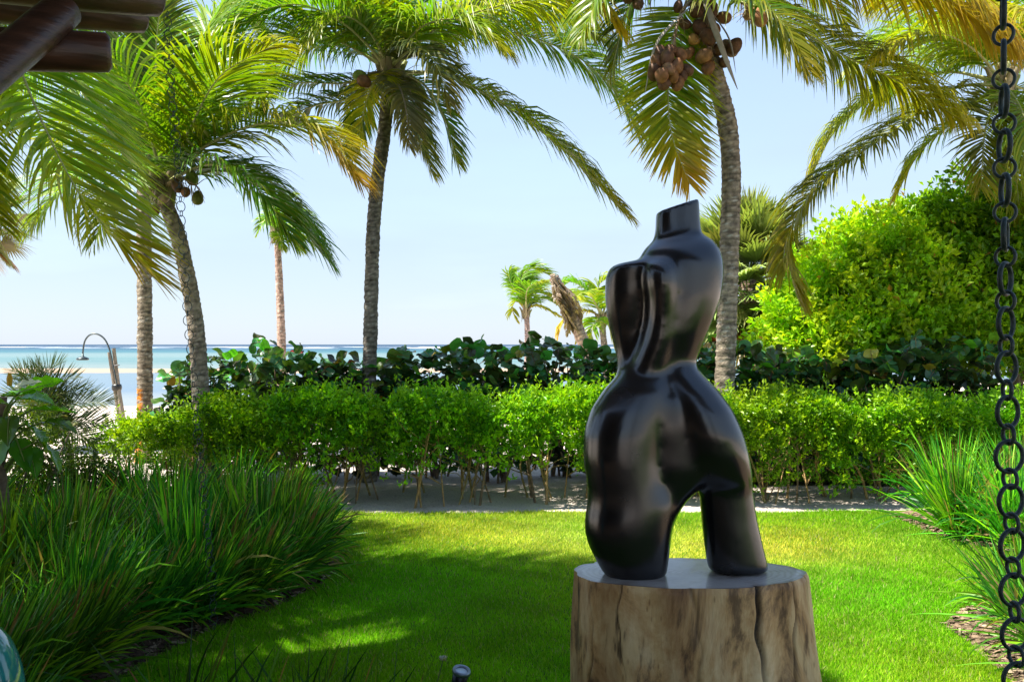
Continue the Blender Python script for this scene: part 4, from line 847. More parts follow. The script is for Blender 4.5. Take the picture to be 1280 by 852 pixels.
def sea_grape(cx, cy, hw, top, n, label, seed):
    root = thing('sea_grape_shrub', label, 'shrub', (cx, cy, 0), 'sea grape shrubs behind the hedge')
    # hidden inner foliage and woody stems
    g = G(); k = 500
    ctr = np.stack([rng.uniform(-hw, hw, k), rng.uniform(-.4, .55, k), rng.uniform(.15, top - .35, k)], 1)
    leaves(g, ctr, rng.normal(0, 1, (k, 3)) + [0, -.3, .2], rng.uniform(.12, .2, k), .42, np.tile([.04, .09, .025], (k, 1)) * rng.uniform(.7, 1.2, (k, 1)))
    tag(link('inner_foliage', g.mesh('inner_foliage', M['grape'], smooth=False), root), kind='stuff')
    g = G()
    for q in range(8):
        b = np.array([rng.uniform(-.4, .4) * hw, rng.uniform(-.2, .2), -.05]); e = np.array([rng.uniform(-hw, hw), rng.uniform(-.35, .4), rng.uniform(top - .35, top - .05)])
        tube(g, spline([b, (b + e) / 2 + rng.normal(0, .1, 3), e], 8), np.linspace(.022, .007, 8), 5, (.22, .15, .10))
    link('branches', g.mesh('grape_branches', M['stem']), root)
    for q in range(n):
        x = rng.uniform(-hw * 1.05, hw * 1.05); y = rng.uniform(-.5, .4)
        tz = top + .10 * math.sin(x * 3 + seed) + .07 * math.sin(x * 7.3 + seed * 2)
        z = tz + .02 - (rng.random() ** 1.25) * (.80 + .2 * (y > 0)) + (.1 if rng.random() < .08 else 0)
        me = GL[rng.choice(5, p=[.27, .27, .2, .2, .06])] if rng.random() > .022 else GO[rng.integers(0, 3)]
        el = rng.normal(R(20), R(28)); az = rng.normal(-math.pi / 2, 1.0) if rng.random() < .65 else rng.uniform(0, 6.28)
        s = rng.uniform(.85, 1.45)
        o = link('leaf', me, root, (x, y, z), (rng.normal(0, .5), el - R(10) if rng.random() < .6 else -el, az), (s, s, s))
    return root
GLAB = ['beside the trunk with the orange streak', 'behind the curved palm with green nuts', 'at the foot of the slender pinkish palm', 'just before the dark-trunked palm', 'just past the dark-trunked palm', 'midway between the dark-trunked palm and the distant palm', 'below the small distant palm',
        'below the leaning dead palm', 'behind the waist of the sculpture', 'at the foot of the shaggy fan palm', 'below the near side of the yellow-green tree', 'below the middle of the yellow-green tree', 'behind the thick rain chain']
for i, (x0, tp, hw) in enumerate(((-4.7, 1.72, .38), (-3.95, 1.62, .45), (-3.15, 1.86, .55), (-2.1, 1.80, .55), (-1.15, 1.78, .55), (-.2, 1.82, .55), (.75, 1.98, .5), (1.6, 1.92, .5), (2.55, 1.84, .55), (3.5, 1.9, .55), (4.5, 1.86, .55), (5.5, 1.9, .55), (6.5, 1.92, .6))):
    sea_grape(x0, 14.3 + .25 * math.sin(i * 2.1), hw, tp, 210 if hw > .5 else 130, 'round-leaved sea grape shrub ' + GLAB[i], i * 1.7)

# ------------------------------------------------------------------ strap-leaf clumps
def strap_clump(n, lmin, lmax, spread, lean, wdt=.0112, bright=0.0, dry=.035):
    g = G(); seg = 6
    a = rng.uniform(0, 2 * math.pi, n); rb = .10 * np.sqrt(rng.random(n))
    b = np.stack([np.cos(a) * rb, np.sin(a) * rb, np.zeros(n)], 1)
    tilt = np.abs(rng.normal(0, spread, n)); az = a + rng.normal(0, 1.0, n)
    d = nrm(np.stack([np.cos(az) * np.sin(tilt) + lean[0], np.sin(az) * np.sin(tilt) + lean[1], np.cos(tilt)], 1))
    L = rng.uniform(lmin, lmax, n); grav = np.where(rng.random((n, 1)) < .18, rng.uniform(.4, 1.0, (n, 1)), rng.uniform(.04, .30, (n, 1)))
    Pn = [b]; dd = d.copy()
    for s in range(seg):
        Pn.append(Pn[-1] + dd * (L / seg)[:, None]); dd = nrm(dd + np.array([lean[0] * .12, lean[1] * .12, -1]) * grav * (.25 + .5 * s / seg))
    Pn = np.stack(Pn, 1); tg = nrm(np.gradient(Pn, axis=1)); rv = nrm(rng.normal(0, 1, (n, 3)) * [1, 1, .2])
    w_ = nrm(np.cross(tg, rv[:, None])); prof = np.array([.75, 1, 1, .95, .8, .5, .04])[None, :, None] * wdt * rng.uniform(.7, 1.25, (n, 1, 1))
    V = np.stack([Pn - w_ * prof, Pn + w_ * prof], 2).reshape(-1, 3)
    i = (np.arange(n) * (seg + 1) * 2)[:, None] + (np.arange(seg) * 2)[None]
    pal = np.array([[.026, .10, .011], [.05, .165, .013], [.09, .25, .014], [.21, .42, .018]])
    c = pal[rng.integers(0, 4, n)] * rng.uniform(.8, 1.2, (n, 1)) * (1 + bright)
    c = np.repeat(c[:, None], seg + 1, 1)
    dm = rng.random(n) < dry; c[dm] = np.array([.30, .22, .10])
    tipb = (rng.random(n) < .09); c[tipb, -2:] = np.array([.26, .13, .05])
    g.add(V, np.stack([i, i + 1, i + 3, i + 2], -1).reshape(-1, 4), np.repeat(c, 2, 1).reshape(-1, 3))
    return g.mesh('strap_blades', M['strap'])
def clump_thing(me, loc, rz, s, label, group):
    root = thing('grass_clump', label, 'grass', loc, group); root.rotation_euler = (0, 0, rz); root.scale = (s, s, s)
    link('blades', me, root)
    return root
CL = [strap_clump(150, .5, 1.0, .46, (.10, -.03)) for _ in range(4)] + [strap_clump(150, .55, 1.05, .38, (.24, -.05)) for _ in range(3)] + [strap_clump(110, .5, .85, .5, (.05, -.05), bright=.15) for _ in range(2)] + [strap_clump(120, .45, .85, .42, (.38, -.12)) for _ in range(2)]
pts = []
for _ in range(6000):
    y = rng.uniform(3.4, 11.0); lo = -.62 * y - .3; hi = bed_l(y) - .22
    if hi < lo: continue
    x = rng.uniform(lo, hi)
    if .765 * x + .643 * y < 1.15: continue
    md = .34 if y < 7.5 else .43
    if all((x - a) ** 2 + (y - b_) ** 2 > md ** 2 for a, b_ in pts): pts.append((x, y))
for y in np.arange(4.3, 10.8, .21):
    pts.append((float(bed_l(y) - .2 - .3 * rng.random()), float(y + rng.normal(0, .04))))
for x, y in pts:
    e = bed_l(y) - x
    k = rng.integers(4, 7) if y < 6.6 else (rng.integers(0, 4) if rng.random() < .75 else rng.integers(7, 9))
    s = rng.uniform(.62, 1.16) * (0.95 if y < 9.5 else .85) * (.85 if e < .5 else 1)
    # the bed is lower towards the pavilion end so that the lawn stays open
    if x > -2.6 and y < 6.5: s *= .82
    edge = e < .62
    if e < .42: k = rng.integers(9, 11); s = rng.uniform(.7, .95)
    if edge: lb, gp = 'dark strap-leaf grass clump arching over the curved lawn edge', 'strap-leaf clumps at the lawn edge'
    elif y > 9.2: lb, gp = 'strap-leaf grass clump in front of the hedge and shower post', 'strap-leaf clumps by the hedge'
    elif y < 6.2: lb, gp = 'tall wind-swept strap-leaf grass clump beside the teal jar', 'strap-leaf clumps by the teal jar'
    else: lb, gp = 'strap-leaf grass clump amid the dense left planting bed', 'strap-leaf clumps in the left bed'
    clump_thing(CL[k], (x, y, .06), rng.normal(0, .5), s, lb, gp)
# a few low near blades below the spotlight
NB = strap_clump(46, .35, .70, .42, (.12, .05), .007, -.45, .0)  # blade colour lowered, painting shade into these tufts
for x, y, s in ((-1.25, 4.3, 1.0), (-.85, 4.45, .95), (-1.6, 4.6, 1.0), (-1.05, 4.75, .8), (-.6, 4.2, .95)):
    clump_thing(NB, (x, y, .01), rng.uniform(-.4, .4), s * 1.05, 'thin dark strap-leaf tuft growing on the shaded lawn by the spotlight', 'thin tufts by the spotlight')
# right-hand clumps
CR = [strap_clump(230, .6, 1.15, .5, (-.10, -.05), .0095, .7, .05) for _ in range(2)] + [strap_clump(120, .45, .9, .8, (-.25, -.1), .0095, .6, .12)]  # blade colour raised to paint sunlight into the right-hand clumps
for x, y, k, s, rz in ((4.55, 9.8, 0, .95, 0), (4.85, 9.3, 1, .9, .3), (4.65, 10.2, 1, 1., -.3), (4.75, 9.6, 2, .9, .2), (5.15, 9.1, 2, .8, -.2), (5.1, 9.9, 0, .95, .2), (5.3, 9.2, 1, .8, .1), (4.95, 8.9, 2, .7, 0), (5.6, 10.4, 0, 1, 0)):
    clump_thing(CR[k], (x, y, .06), rz, s, 'sunlit upright strap-leaf clump at the right end of the hedge', 'sunlit clumps by the right of the hedge')
for x, y, k, s, rz in ((3.50, 6.6, 2, .85, 0), (3.9, 6.9, 2, .8, .4), (3.40, 6.1, 2, .8, -.3), (3.3, 5.7, 2, .75, .3), (3.75, 7.1, 2, .8, -.3), (3.95, 6.25, 0, .6, .2), (4.1, 5.8, 2, .9, 0), (4.3, 7.3, 2, .8, .3)):
    clump_thing(CR[k], (x, y, .06), rz, s, 'spreading strap-leaf clump beside the thick rain chain', 'spreading clumps by the thick chain')

# ------------------------------------------------------------------ broad-leaved plants, shrub and small palm at the far left
def big_leaf(L_, w_, c, curl=.25):
    g = G(); n, m_ = 9, 5; t = np.linspace(0, 1, n); u = np.linspace(-1, 1, m_)
    wd = w_ * np.sin(np.pi * np.clip(t, .0, 1) ** .75) ** .7 + .004
    X = t[:, None] * L_ + 0 * u; Y = wd[:, None] * u[None] * .5; Z = curl * L_ * (-(t[:, None] ** 2)) + .35 * np.abs(Y) + .015 * np.sin(t[:, None] * 22) * np.abs(u)
    V = np.stack([X, Y, Z], -1).reshape(-1, 3); i = np.arange(n - 1)[:, None] * m_; j = np.arange(m_ - 1)[None]
    g.add(V, np.stack([i + j, i + j + 1, i + m_ + j + 1, i + m_ + j], -1).reshape(-1, 4), c)
    tube(g, np.stack([t * L_, 0 * t, curl * L_ * -(t ** 2) + .003], 1), np.linspace(.009, .002, n), 5, (.30, .36, .12), cap=False)
    return g.mesh('big_leaf', M['broad'])
BL = [big_leaf(.38, .22, (.11, .28, .014)), big_leaf(.33, .18, (.08, .21, .016), .35), big_leaf(.38, .2, (.17, .37, .016), .1)]
b = np.array([-4.36, 8.2, 0.05]); root = thing('elephant_ear_plant', 'broad-leaved plant with big glossy leaves and a glare-whitened leaf on a brown stem', 'plant', b)
g = G(); tube(g, spline([(-.02, 0, -.1), (.0, .02, .5), (-.03, 0, 1.05), (0, 0, 1.5)], 14), np.linspace(.07, .045, 14), 9, (.16, .11, .075)); link('stem', g.mesh('plant_stem', M['stem']), root)
for k, (px_, py_, az, el, me) in enumerate(((2, 495, .1, .1, 2), (20, 500, -.3, .15, 0), (40, 512, .1, .0, 2), (30, 530, -.5, -.3, 0), (52, 528, -.2, .05, 1), (12, 520, -1.2, -.4, 1), (48, 552, -.4, -.5, 0), (20, 548, -.8, -.6, 1), (10, 505, -2.2, .2, 0), (-5, 520, -1.8, -.2, 1), (25, 490, .8, .3, 2), (0, 540, -1.3, -.7, 0), (35, 560, -.9, -.4, 1))):
    p0 = P(px_, py_, 8.2 + rng.normal(0, .12)) - b
    g = G(); s0 = np.array([0, 0, max(.3, p0[2] - .25)]); tube(g, spline([s0, (s0 + p0) / 2 + [0, 0, .05], p0], 6), np.linspace(.014, .008, 6), 5, (.14, .2, .04))
    lf = link('leaf', BL[me], root, p0, (rng.normal(0, .5), -el, az), (1, 1, 1)); link('petiole', g.mesh('petiole', M['stem']), root)
g = G(); tube(g, np.array([[0, 0, 0], [.0, 0, .06], [.0, 0, .11]]), [.02, .026, .012], 8, (.62, .38, .02)); link('flower_spike', g.mesh('flower_spike', M['flower']), root, P(12, 482, 8.1) - b)
me = big_leaf(.24, .13, (.72, .72, .62), .1); link('glare_leaf', me, root, P(16, 487, 8.05) - b, (.5, -.35, .1))  # leaf coloured white to imitate glare
# dense fine shrub behind
def small_shrub(label, base, rad, n, cols_, sz):
    b = np.asarray(base, float); root = thing('leafy_shrub', label, 'shrub', b)
    branch_tree(root, b, b - [0, 0, .1], [b + np.array([rng.normal(0, rad[0] * .5), rng.normal(0, rad[1] * .5), rad[2] * rng.uniform(1, 1.7)]) for _ in range(5)], .025, (.2, .15, .1), 'stem', 5)
    g = G(); k = n // 8; dv = nrm(rng.normal(0, 1, (k, 3))); cc = b + np.array([0, 0, rad[2]]) + dv * np.asarray(rad) * (rng.random((k, 1)) ** .35) * (1 + .15 * np.sin(dv[:, :1] * 7))
    ctr = np.repeat(cc, 8, 0) + rng.normal(0, .04, (k * 8, 3)); hue = np.repeat(np.asarray(cols_)[rng.integers(0, len(cols_), k)], 8, 0) * rng.uniform(.75, 1.25, (k * 8, 1))
    leaves(g, ctr, np.repeat(dv, 8, 0) * .6 + rng.normal(0, .7, (k * 8, 3)), rng.uniform(*sz, k * 8), .22, hue)
    link('foliage', g.mesh('foliage', M['hedge'], smooth=False, origin=b), root)
small_shrub('fine-leaved dark shrub behind the broad-leaved plant', (-5.0, 10.0, .0), (.5, .5, .72), 5200, [(.09, .17, .015), (.06, .13, .015)], (.035, .07))
small_shrub('second fine-leaved shrub beside the small feathery palm', (-4.6, 10.6, .0), (.42, .4, .42), 3600, [(.06, .12, .02), (.05, .10, .018)], (.035, .07))
b = np.array([-5.35, 11.6, 0.]); root = thing('feather_palm', 'small feathery palm with grey-green fronds before the lagoon', 'palm tree', b)
g = G(); tube(g, spline([b - [0, 0, .1], b + [.02, 0, .4], b + [0, 0, .8]], 8), np.linspace(.06, .05, 8), 8, (.18, .14, .1)); link('trunk', g.mesh('feather_trunk', M['stem'], origin=b), root)
h0 = b + [0, 0, .8]
for q in ([(60, 500), (85, 490), (112, 492)], [(75, 512), (105, 503), (140, 504)], [(60, 530), (100, 527), (138, 530)], [(55, 480), (62, 462), (78, 452)], [(50, 490), (35, 470), (15, 462)], [(70, 525), (95, 540), (120, 555)], [(60, 490), (80, 474), (98, 470)], [(45, 500), (20, 490), (0, 500)], [(60, 510), (40, 480), (50, 455)]):
    frond(root, b, [h0] + px(q, 11.5 + rng.normal(0, .1)), lmax=.3, droop=.02, green=(.06, .10, .045), wid=.008, dens=34, rr=.009, wind=(0, 0, 0), ytip=.0, side=(0, -.7, .7))
# white blossoms on stalks
for k, (a, b_) in enumerate(((93, 531), (80, 537))):
    p = P(a, b_, 9.4); root = thing('white_flower', ('larger' if k == 0 else 'smaller') + ' round white blossom on a stalk above the strap leaves', 'flower', (p[0], p[1], .05))
    g = G(); tube(g, [(0, 0, -.05), (.02, 0, (p[2] - .05) * .5), (0, 0, p[2] - .05)], [.006, .005, .004], 5, (.1, .2, .03)); link('stalk', g.mesh('stalk', M['stem']), root)
    for q in range(9):
        link('petal', bpy.data.meshes.get('white_petal') or big_leaf(.05, .045, (.75, .73, .66), -.4), root, (0, 0, p[2] - .055), (rng.normal(0, .3), -rng.uniform(.2, 1.3), q * .7)).data.name = 'white_petal'
# slim pale flower on the lawn beside the spotlight
p = P(556, 826, 5.35); root = thing('white_flower', 'tiny white flower on a thin stalk beside the spotlight', 'flower', (p[0] - .04, p[1], .01))
g = G(); tube(g, spline([(-.06, 0, -.02), (0, 0, p[2] * .5), (.03, 0, p[2])], 8), .0035, 5, (.12, .17, .05)); link('stalk', g.mesh('stalk', M['stem']), root)
for q in range(5): link('petal', bpy.data.meshes['white_petal'], root, (.03, 0, p[2] - .005), (0, -.3, q * 1.26), (.62, .62, .62))

# ------------------------------------------------------------------ torso sculpture on the stump
DS = 4.28
def loft(g, secs, n=44):
    rings = []
    a = np.linspace(0, 2 * math.pi, n, endpoint=False)
    for (yl, yr, xl, xr, yc, hy, e) in secs:
        ca, sa = np.cos(a), np.sin(a); cx = np.sign(ca) * np.abs(ca) ** (2 / e); sy = np.sign(sa) * np.abs(sa) ** (2 / e)
        u = (cx + 1) / 2; X = xl + (xr - xl) * u; Yp = yl + (yr - yl) * u; D = DS + yc + hy * sy
        rings.append(np.stack([(X - 640) / F * DS, D, EYE + (HOR - Yp) / F * DS], 1))
    m_ = len(rings); V = np.concatenate(rings); i = np.arange(m_ - 1)[:, None] * n; j = np.arange(n)[None]; k = (j + 1) % n
    g.add(V, np.stack([i + j, i + n + j, i + n + k, i + k], -1).reshape(-1, 4))
    for r_, fl in ((rings[0], False), (rings[-1], True)):
        VV = np.vstack([r_, r_.mean(0)]); g.add(VV, [[q, (q + 1) % n, n] if not fl else [(q + 1) % n, q, n] for q in range(n)])
def S(y, xl, xr, yc, hy, e=2.2, tilt=0): return (y + tilt, y - tilt, xl, xr, yc, hy, e)
g = G()
# chest, neck and right flank
loft(g, [(265, 248, 822, 874, .03, .075, 3.2), (286, 274, 821, 875.5, .03, .08, 3.0), (300, 292, 818, 878, .03, .088, 2.6), (306, 298, 811, 889, .025, .11, 2.5), (314, 307, 803, 898, .015, .135, 2.4),
         (328, 326, 799, 903.5, 0, .15, 2.4), S(348, 800, 904, 0, .152), S(370, 803, 901, 0, .15), S(395, 803, 893, 0, .142), S(420, 800, 883, 0, .13), S(445, 795, 873, .01, .105), S(465, 785, 867, .01, .10), S(492, 780, 872, 0, .12)])
# left shoulder blade
loft(g, [(330, 321, 771, 822, .0, .07, 2.8), (334, 325, 762, 828, -.005, .10, 2.8), (345, 340, 757, 826, .01, .105, 2.2), S(368, 756, 822, .02, .104, 2), S(392, 758.5, 818, .03, .094, 2), S(416, 764, 816, .04, .08, 2), S(440, 770, 814, .04, .072, 2), S(463, 773, 814, .03, .08, 2), S(486, 768, 816, .0, .1)])
# raised central ridge
loft(g, [S(325, 812, 830, -.06, .05, 2), S(330, 803, 838, -.08, .085, 2), S(341, 799, 842, -.088, .108, 2), S(357, 800, 843, -.086, .112, 2), S(376, 804, 842, -.076, .106, 2), S(398, 804, 842, -.06, .102, 2), S(424, 799, 844, -.05, .1, 2), S(448, 790, 838, -.04, .092, 2), S(476, 781, 830, -.02, .09, 2)])
# left hip, thigh and leg
loft(g, [S(432, 796, 830, 0, .05), S(446, 788, 838, 0, .08), S(458, 780, 844, 0, .10), S(470, 770, 848, 0, .12), S(487, 754, 848, -.01, .145), S(512, 738, 838, -.015, .165), S(540, 729, 830, -.02, .17), S(572, 728.5, 826, -.02, .168), S(598, 732, 830, -.02, .162), S(614, 734, 838, -.02, .158), S(628, 733.5, 845, -.02, .158), S(645, 730.5, 842, -.02, .16), S(662, 730, 839, -.02, .158), S(680, 735, 837, -.02, .148), S(700, 745, 834.5, -.02, .132), S(719, 756, 832, -.02, .115)])
# bridge of the groin arching over to the right leg
loft(g, [S(478, 800, 862, 0, .10), S(500, 780, 885, -.005, .145), S(530, 780, 895, -.005, .148), S(560, 785, 905, -.0, .145), S(585, 790, 905, .0, .14), S(600, 800, 886, .0, .125), S(611, 800, 873, .0, .12), S(622, 800, 860, .0, .115), S(640, 800, 848, 0, .11), S(665, 800, 838, 0, .1)])
# right hip
loft(g, [S(432, 830, 862, .02, .05), S(446, 824, 866, .02, .08), S(458, 818, 870, .015, .105), S(471, 818, 882, .01, .13), S(488, 824, 898, -.0, .155), S(512, 836, 914, -.015, .175), S(540, 845, 926, -.02, .182), S(568, 852, 934, -.015, .172), S(590, 860, 939, .0, .15), S(602, 868, 941, .01, .128), S(611, 876, 941, .02, .1)])
# right leg
loft(g, [S(560, 866, 932, .025, .12), S(606, 875, 941, .025, .118), S(645, 878, 947, .03, .114), S(682, 882, 955.5, .03, .11), S(716, 887, 964, .03, .105)])
me = g.mesh('torso_raw', M['bronze'])
tmp = bpy.data.objects.new('torso_raw', me); col.objects.link(tmp)
md = tmp.modifiers.new('r', 'REMESH'); md.mode = 'VOXEL'; md.voxel_size = .0095
ev = tmp.evaluated_get(bpy.context.evaluated_depsgraph_get()); fm = bpy.data.meshes.new_from_object(ev)
bpy.data.objects.remove(tmp)
co = np.zeros(len(fm.vertices) * 3, np.float32); fm.vertices.foreach_get('co', co); co = co.reshape(-1, 3)
ed = np.zeros(len(fm.edges) * 2, np.int32); fm.edges.foreach_get('vertices', ed); ed = ed.reshape(-1, 2)
deg = np.bincount(ed.ravel(), minlength=len(co)).astype(float)[:, None]
co = co.astype(float); zn = EYE + (HOR - 282) / F * DS
wgt = np.clip((zn + .02 - co[:, 2:]) / .10, .06, 1)
for it in range(172):
    sm = np.zeros_like(co)
    for k in range(3): sm[:, k] = np.bincount(ed[:, 0], co[ed[:, 1], k], len(co)) + np.bincount(ed[:, 1], co[ed[:, 0], k], len(co))
    co = co + (.60 if it % 2 == 0 or it > 157 else -.55) * wgt * (sm / deg - co)
org = np.array([.75, DS, .98]); ZT = .98
co[:, 2] = np.maximum(co[:, 2], ZT - .008)
fm.vertices.foreach_set('co', (co - org).astype(np.float32).ravel()); fm.name = 'torso_sculpture'
fm.polygons.foreach_set('use_smooth', np.ones(len(fm.polygons), bool)); fm.materials.clear(); fm.materials.append(M['bronze']); fm.update()
tag(link('torso_sculpture', fm, loc=org), 'polished black abstract torso sculpture standing on the tree stump', 'sculpture')

# stump
sc = np.array([(861 - 640) / F * 4.3, 4.3, 0]); root = thing('stump_pedestal', 'pale tree stump pedestal with dark cracks under the black sculpture', 'stump', sc)
n = 520; a = np.linspace(0, 2 * math.pi, n, endpoint=False)
shape = 1 + .02 * np.sin(3 * a + .6) + .014 * np.sin(5 * a + 2) + .01 * np.sin(9 * a) + .006 * np.sin(17 * a + 1)
CRK = ((-1.62, .022, .07), (-1.08, .02, .11), (-.66, .009, .09), (-2.6, .010, .06), (-2.25, .007, .05), (-.25, .015, .06), (1.3, .05, .06), (2.5, .05, .06))
def cracks(h_):
    cr = np.zeros(n)
    for q, (ac, wd_, dp) in enumerate(CRK):
        dlt = (a - ac - .03 * math.sin(h_ * 11 + q * 2) - .012 * math.sin(h_ * 37 + q) + math.pi) % (2 * math.pi) - math.pi
        amt = min(1, max(.15, .75 + .5 * math.sin(h_ * 6 + q * 1.9)))
        cr += dp * amt * np.exp(-(dlt / (wd_ * (.6 + .6 * amt))) ** 2)
    return cr
hs_ = np.concatenate([[-.12, 0, .12, .25], np.linspace(.34, .95, 40), [.962, .972, .98]]); wx = np.interp(hs_, [-.12, 0, .25, .49, .7, .9, .96, .98], [.66, .64, .605, .575, .55, .532, .526, .515])
V = []; Cc = []
for k, (h_, w_) in enumerate(zip(hs_, wx)):
    cr = cracks(h_); wob = 1 + .012 * np.sin(a * 4 + h_ * 5) + .008 * np.sin(a * 11 + h_ * 9) + .02 * (1 - h_) * np.sin(2 * a + 1)
    rr = shape * wob * (1 - cr * .6)
    skew = np.where(np.cos(a) > 0, 1, .525 / w_)
    V.append(np.stack([np.cos(a) * w_ * rr * skew, np.sin(a) * (.285 + (w_ - .508) * .9) * rr, np.full(n, h_)], 1))
    dk = np.clip(1 - cr * 14, .08, 1); Cc.append(np.stack([dk, dk * .97, dk * .93], 1))
g = G(); m_ = len(hs_); i = np.arange(m_ - 1)[:, None] * n; j = np.arange(n)[None]; kk = (j + 1) % n
g.add(np.concatenate(V), np.stack([i + j, i + kk, i + n + kk, i + n + j], -1).reshape(-1, 4), np.concatenate(Cc))
link('bark_side', g.mesh('stump_side', M['stump']), root)
g = G(); rim = V[-1]
for f0, f1 in ((1, .93), (.93, .6), (.6, .25)):
    A = rim * [f0, f0, 1]; B = rim * [f1, f1, 1]
    c0_ = np.array([.16, .12, .09]) if f0 == 1 else np.array([.44, .40, .36])
    g.add(np.vstack([A, B]), np.stack([np.arange(n), (np.arange(n) + 1) % n, (np.arange(n) + 1) % n + n, np.arange(n) + n], 1), np.vstack([np.tile(c0_, (n, 1)), np.tile([.44, .40, .36], (n, 1))]))
disc_cap(g, rim * [.25, .25, 1], (.42, .37, .33))
link('cut_face', g.mesh('stump_top', M['stump_top']), root)

# ------------------------------------------------------------------ rain chains
def ring_mesh(R_, r_, name):
    g = G(); a = np.linspace(0, 2 * math.pi, 29)[:-1]
    n = 28; m_ = 8; b_ = np.linspace(0, 2 * math.pi, m_, endpoint=False)
    V = np.stack([((R_ + r_ * np.cos(b_)[None]) * np.cos(a)[:, None]), (1.35 * r_ * np.sin(b_)[None] + 0 * a[:, None]), ((R_ + r_ * np.cos(b_)[None]) * np.sin(a)[:, None])], -1).reshape(-1, 3)
    i = np.arange(n)[:, None]; j = np.arange(m_)[None]; i2 = (i + 1) % n; j2 = (j + 1) % m_
    g.add(V, np.stack([i * m_ + j, i * m_ + j2, i2 * m_ + j2, i2 * m_ + j], -1).reshape(-1, 4), (.018, .033, .03))
    return g.mesh(name, M['iron'])
def chain(label, path, big, thick, rot):
    """path: world polyline top->bottom"""
    R1, R2 = big; me1 = ring_mesh(R1, R1 * thick, 'large_ring'); me2 = ring_mesh(R2, R1 * thick * .85, 'small_ring')
    p = spline(path, 300); s = np.concatenate([[0], np.cumsum(np.linalg.norm(np.diff(p, axis=0), axis=1))])
    root = thing('rain_chain', label, 'chain', p[-1])
    pitch = 2 * R1 + 2 * R2 - R1 * .44; pos = R2; k = 0
    while pos < s[-1]:
        c = np.array([np.interp(pos, s, p[:, q]) for q in range(3)]) - p[-1]
        t = pos / s[-1]; az = rot(t, k)
        if k % 2 == 0: link('small_ring', me2, root, c, (0, 0, az + 1.35 + rng.normal(0, .15))); pos += R1 + R2 - R1 * .22
        else: link('large_ring', me1, root, c, (0, float(rng.normal(0, .05)), az)); pos += R1 + R2 - R1 * .22
        k += 1
    return root
def rot_r(t, k):
    t = (t * 2200 - 645) / 1555; return float(np.interp(t, [0, .097, .13, .17, .205, .245, .28, .315, .35, .42, .6, 1], [1.1, 1.13, 1.2, 1.45, 1.5, 1.13, .93, .7, .55, .35, .2, .1])) + rng.normal(0, .06)
DC = 2.3
chain('thick dark green rain chain hanging at the right edge of the garden', [P(1252, -745, DC), P(1253, -300, DC), P(1254, 0, DC), P(1256, 230, DC), P(1258, 450, DC), P(1264, 640, DC), P(1272, 852, DC), P(1282, 1000, DC), P(1298, 1455, DC)], (.038, .0235), .125, rot_r)
DL = 6.5
chain('thin rain chain hanging from the log eave before the curved palm', [P(209, 14, DL), P(213, 100, DL), P(222, 200, DL), P(232, 350, DL), P(238, 440, DL), P(250, 570, DL), P(262, 690, DL), P(268, 790, DL)], (.035, .021), .068, lambda t, k: 1.0 + .2 * math.sin(k * .7))

# ------------------------------------------------------------------ pavilion eave of logs and thatch
root = thing('pavilion', 'log-built pavilion whose dark varnished rafters jut out over the garden', 'pavilion', (-4.5, 5.2, 0))
ob = np.array([-4.5, 5.2, 0])
def log(p0, p1, r_, c, round_end=True):
    g = G(); C = spline([p0, p1], 26); L = np.linalg.norm(p1 - p0); t = np.linspace(0, 1, 26)
    C = np.vstack([C, p1 + (p1 - p0) / L * r_ * .18]); rad = r_ * (1 + .03 * np.sin(t * 5) + .015 * np.sin(t * 17)); rad[-1] = r_ * .93; rad = np.append(rad, r_ * .72)
    tube(g, C, rad, 20, np.asarray(c)); return link('log', g.mesh('log', M['log'], origin=ob), root)
LC = (.042, .02, .012)
log(P(-520, -75, 4.6), P(196, -1, 6.5), .125, LC)
log(P(-560, -40, 5.2), P(178, 21, 7.0), .125, (.05, .025, .015))
log(P(-600, 40, 4.2), P(134, 66, 5.0), .108, (.055, .025, .014))
log(P(-280, 318, 3.6), P(80, 12, 4.9), .10, LC)
# the rest of the pavilion stands round and behind the camera: eave beam with the thick chain, thatched roof, deck, posts, back wall
EV = np.array([.643, -.765, 0]); NO = np.array([.765, .643, 0]); E1 = np.array([-2.35, 6.35, 4.42]); E2 = E1 + EV * 8.6 + NO * .5
log(np.array([-1.75, 5.64, 4.33]), E2 - NO * .5 + np.array([0, 0, -.09]), .09, LC)
def thatch(A, B, C_, D_, thick=.25, nstr=1500):
    g = G(); up = nrm(np.cross(B - A, D_ - A)); up = up if up[2] > 0 else -up
    V = np.array([A, B, C_, D_, A + up * thick, B + up * thick, C_ + up * thick, D_ + up * thick])
    g.add(V, [[0, 1, 2, 3], [7, 6, 5, 4], [0, 4, 5, 1], [1, 5, 6, 2], [2, 6, 7, 3], [3, 7, 4, 0]], (.11, .075, .045))
    u = rng.random(nstr); v = rng.random(nstr) ** 1.5; rw = rng.random((nstr, 3))
    b0 = A + (B - A) * u[:, None] + (D_ - A) * v[:, None] * .96 - up * .01; e0 = b0 + nrm(A - D_) * (.12 + .2 * rw[:, :1]) - up * .03 * rw[:, 1:2]; s0 = nrm(B - A) * .014
    g.add(np.stack([b0 - s0, b0 + s0, e0], 1).reshape(-1, 3), np.arange(3 * nstr).reshape(-1, 3), np.repeat(np.array([[.14, .10, .055]]) * (.6 + .7 * rw[:, 2:3]), 3, 0))
    return link('thatch', g.mesh('thatch', M['thatch'], smooth=False, origin=ob), root)
thatch(E1, E2, E2 - NO * 6.2 + np.array([0, 0, 3.0]), E1 - NO * 6.2 - EV * 2.3 + np.array([0, 0, 3.0]))  # unseen eave and left corner stretched to shade the sculpture and near grass
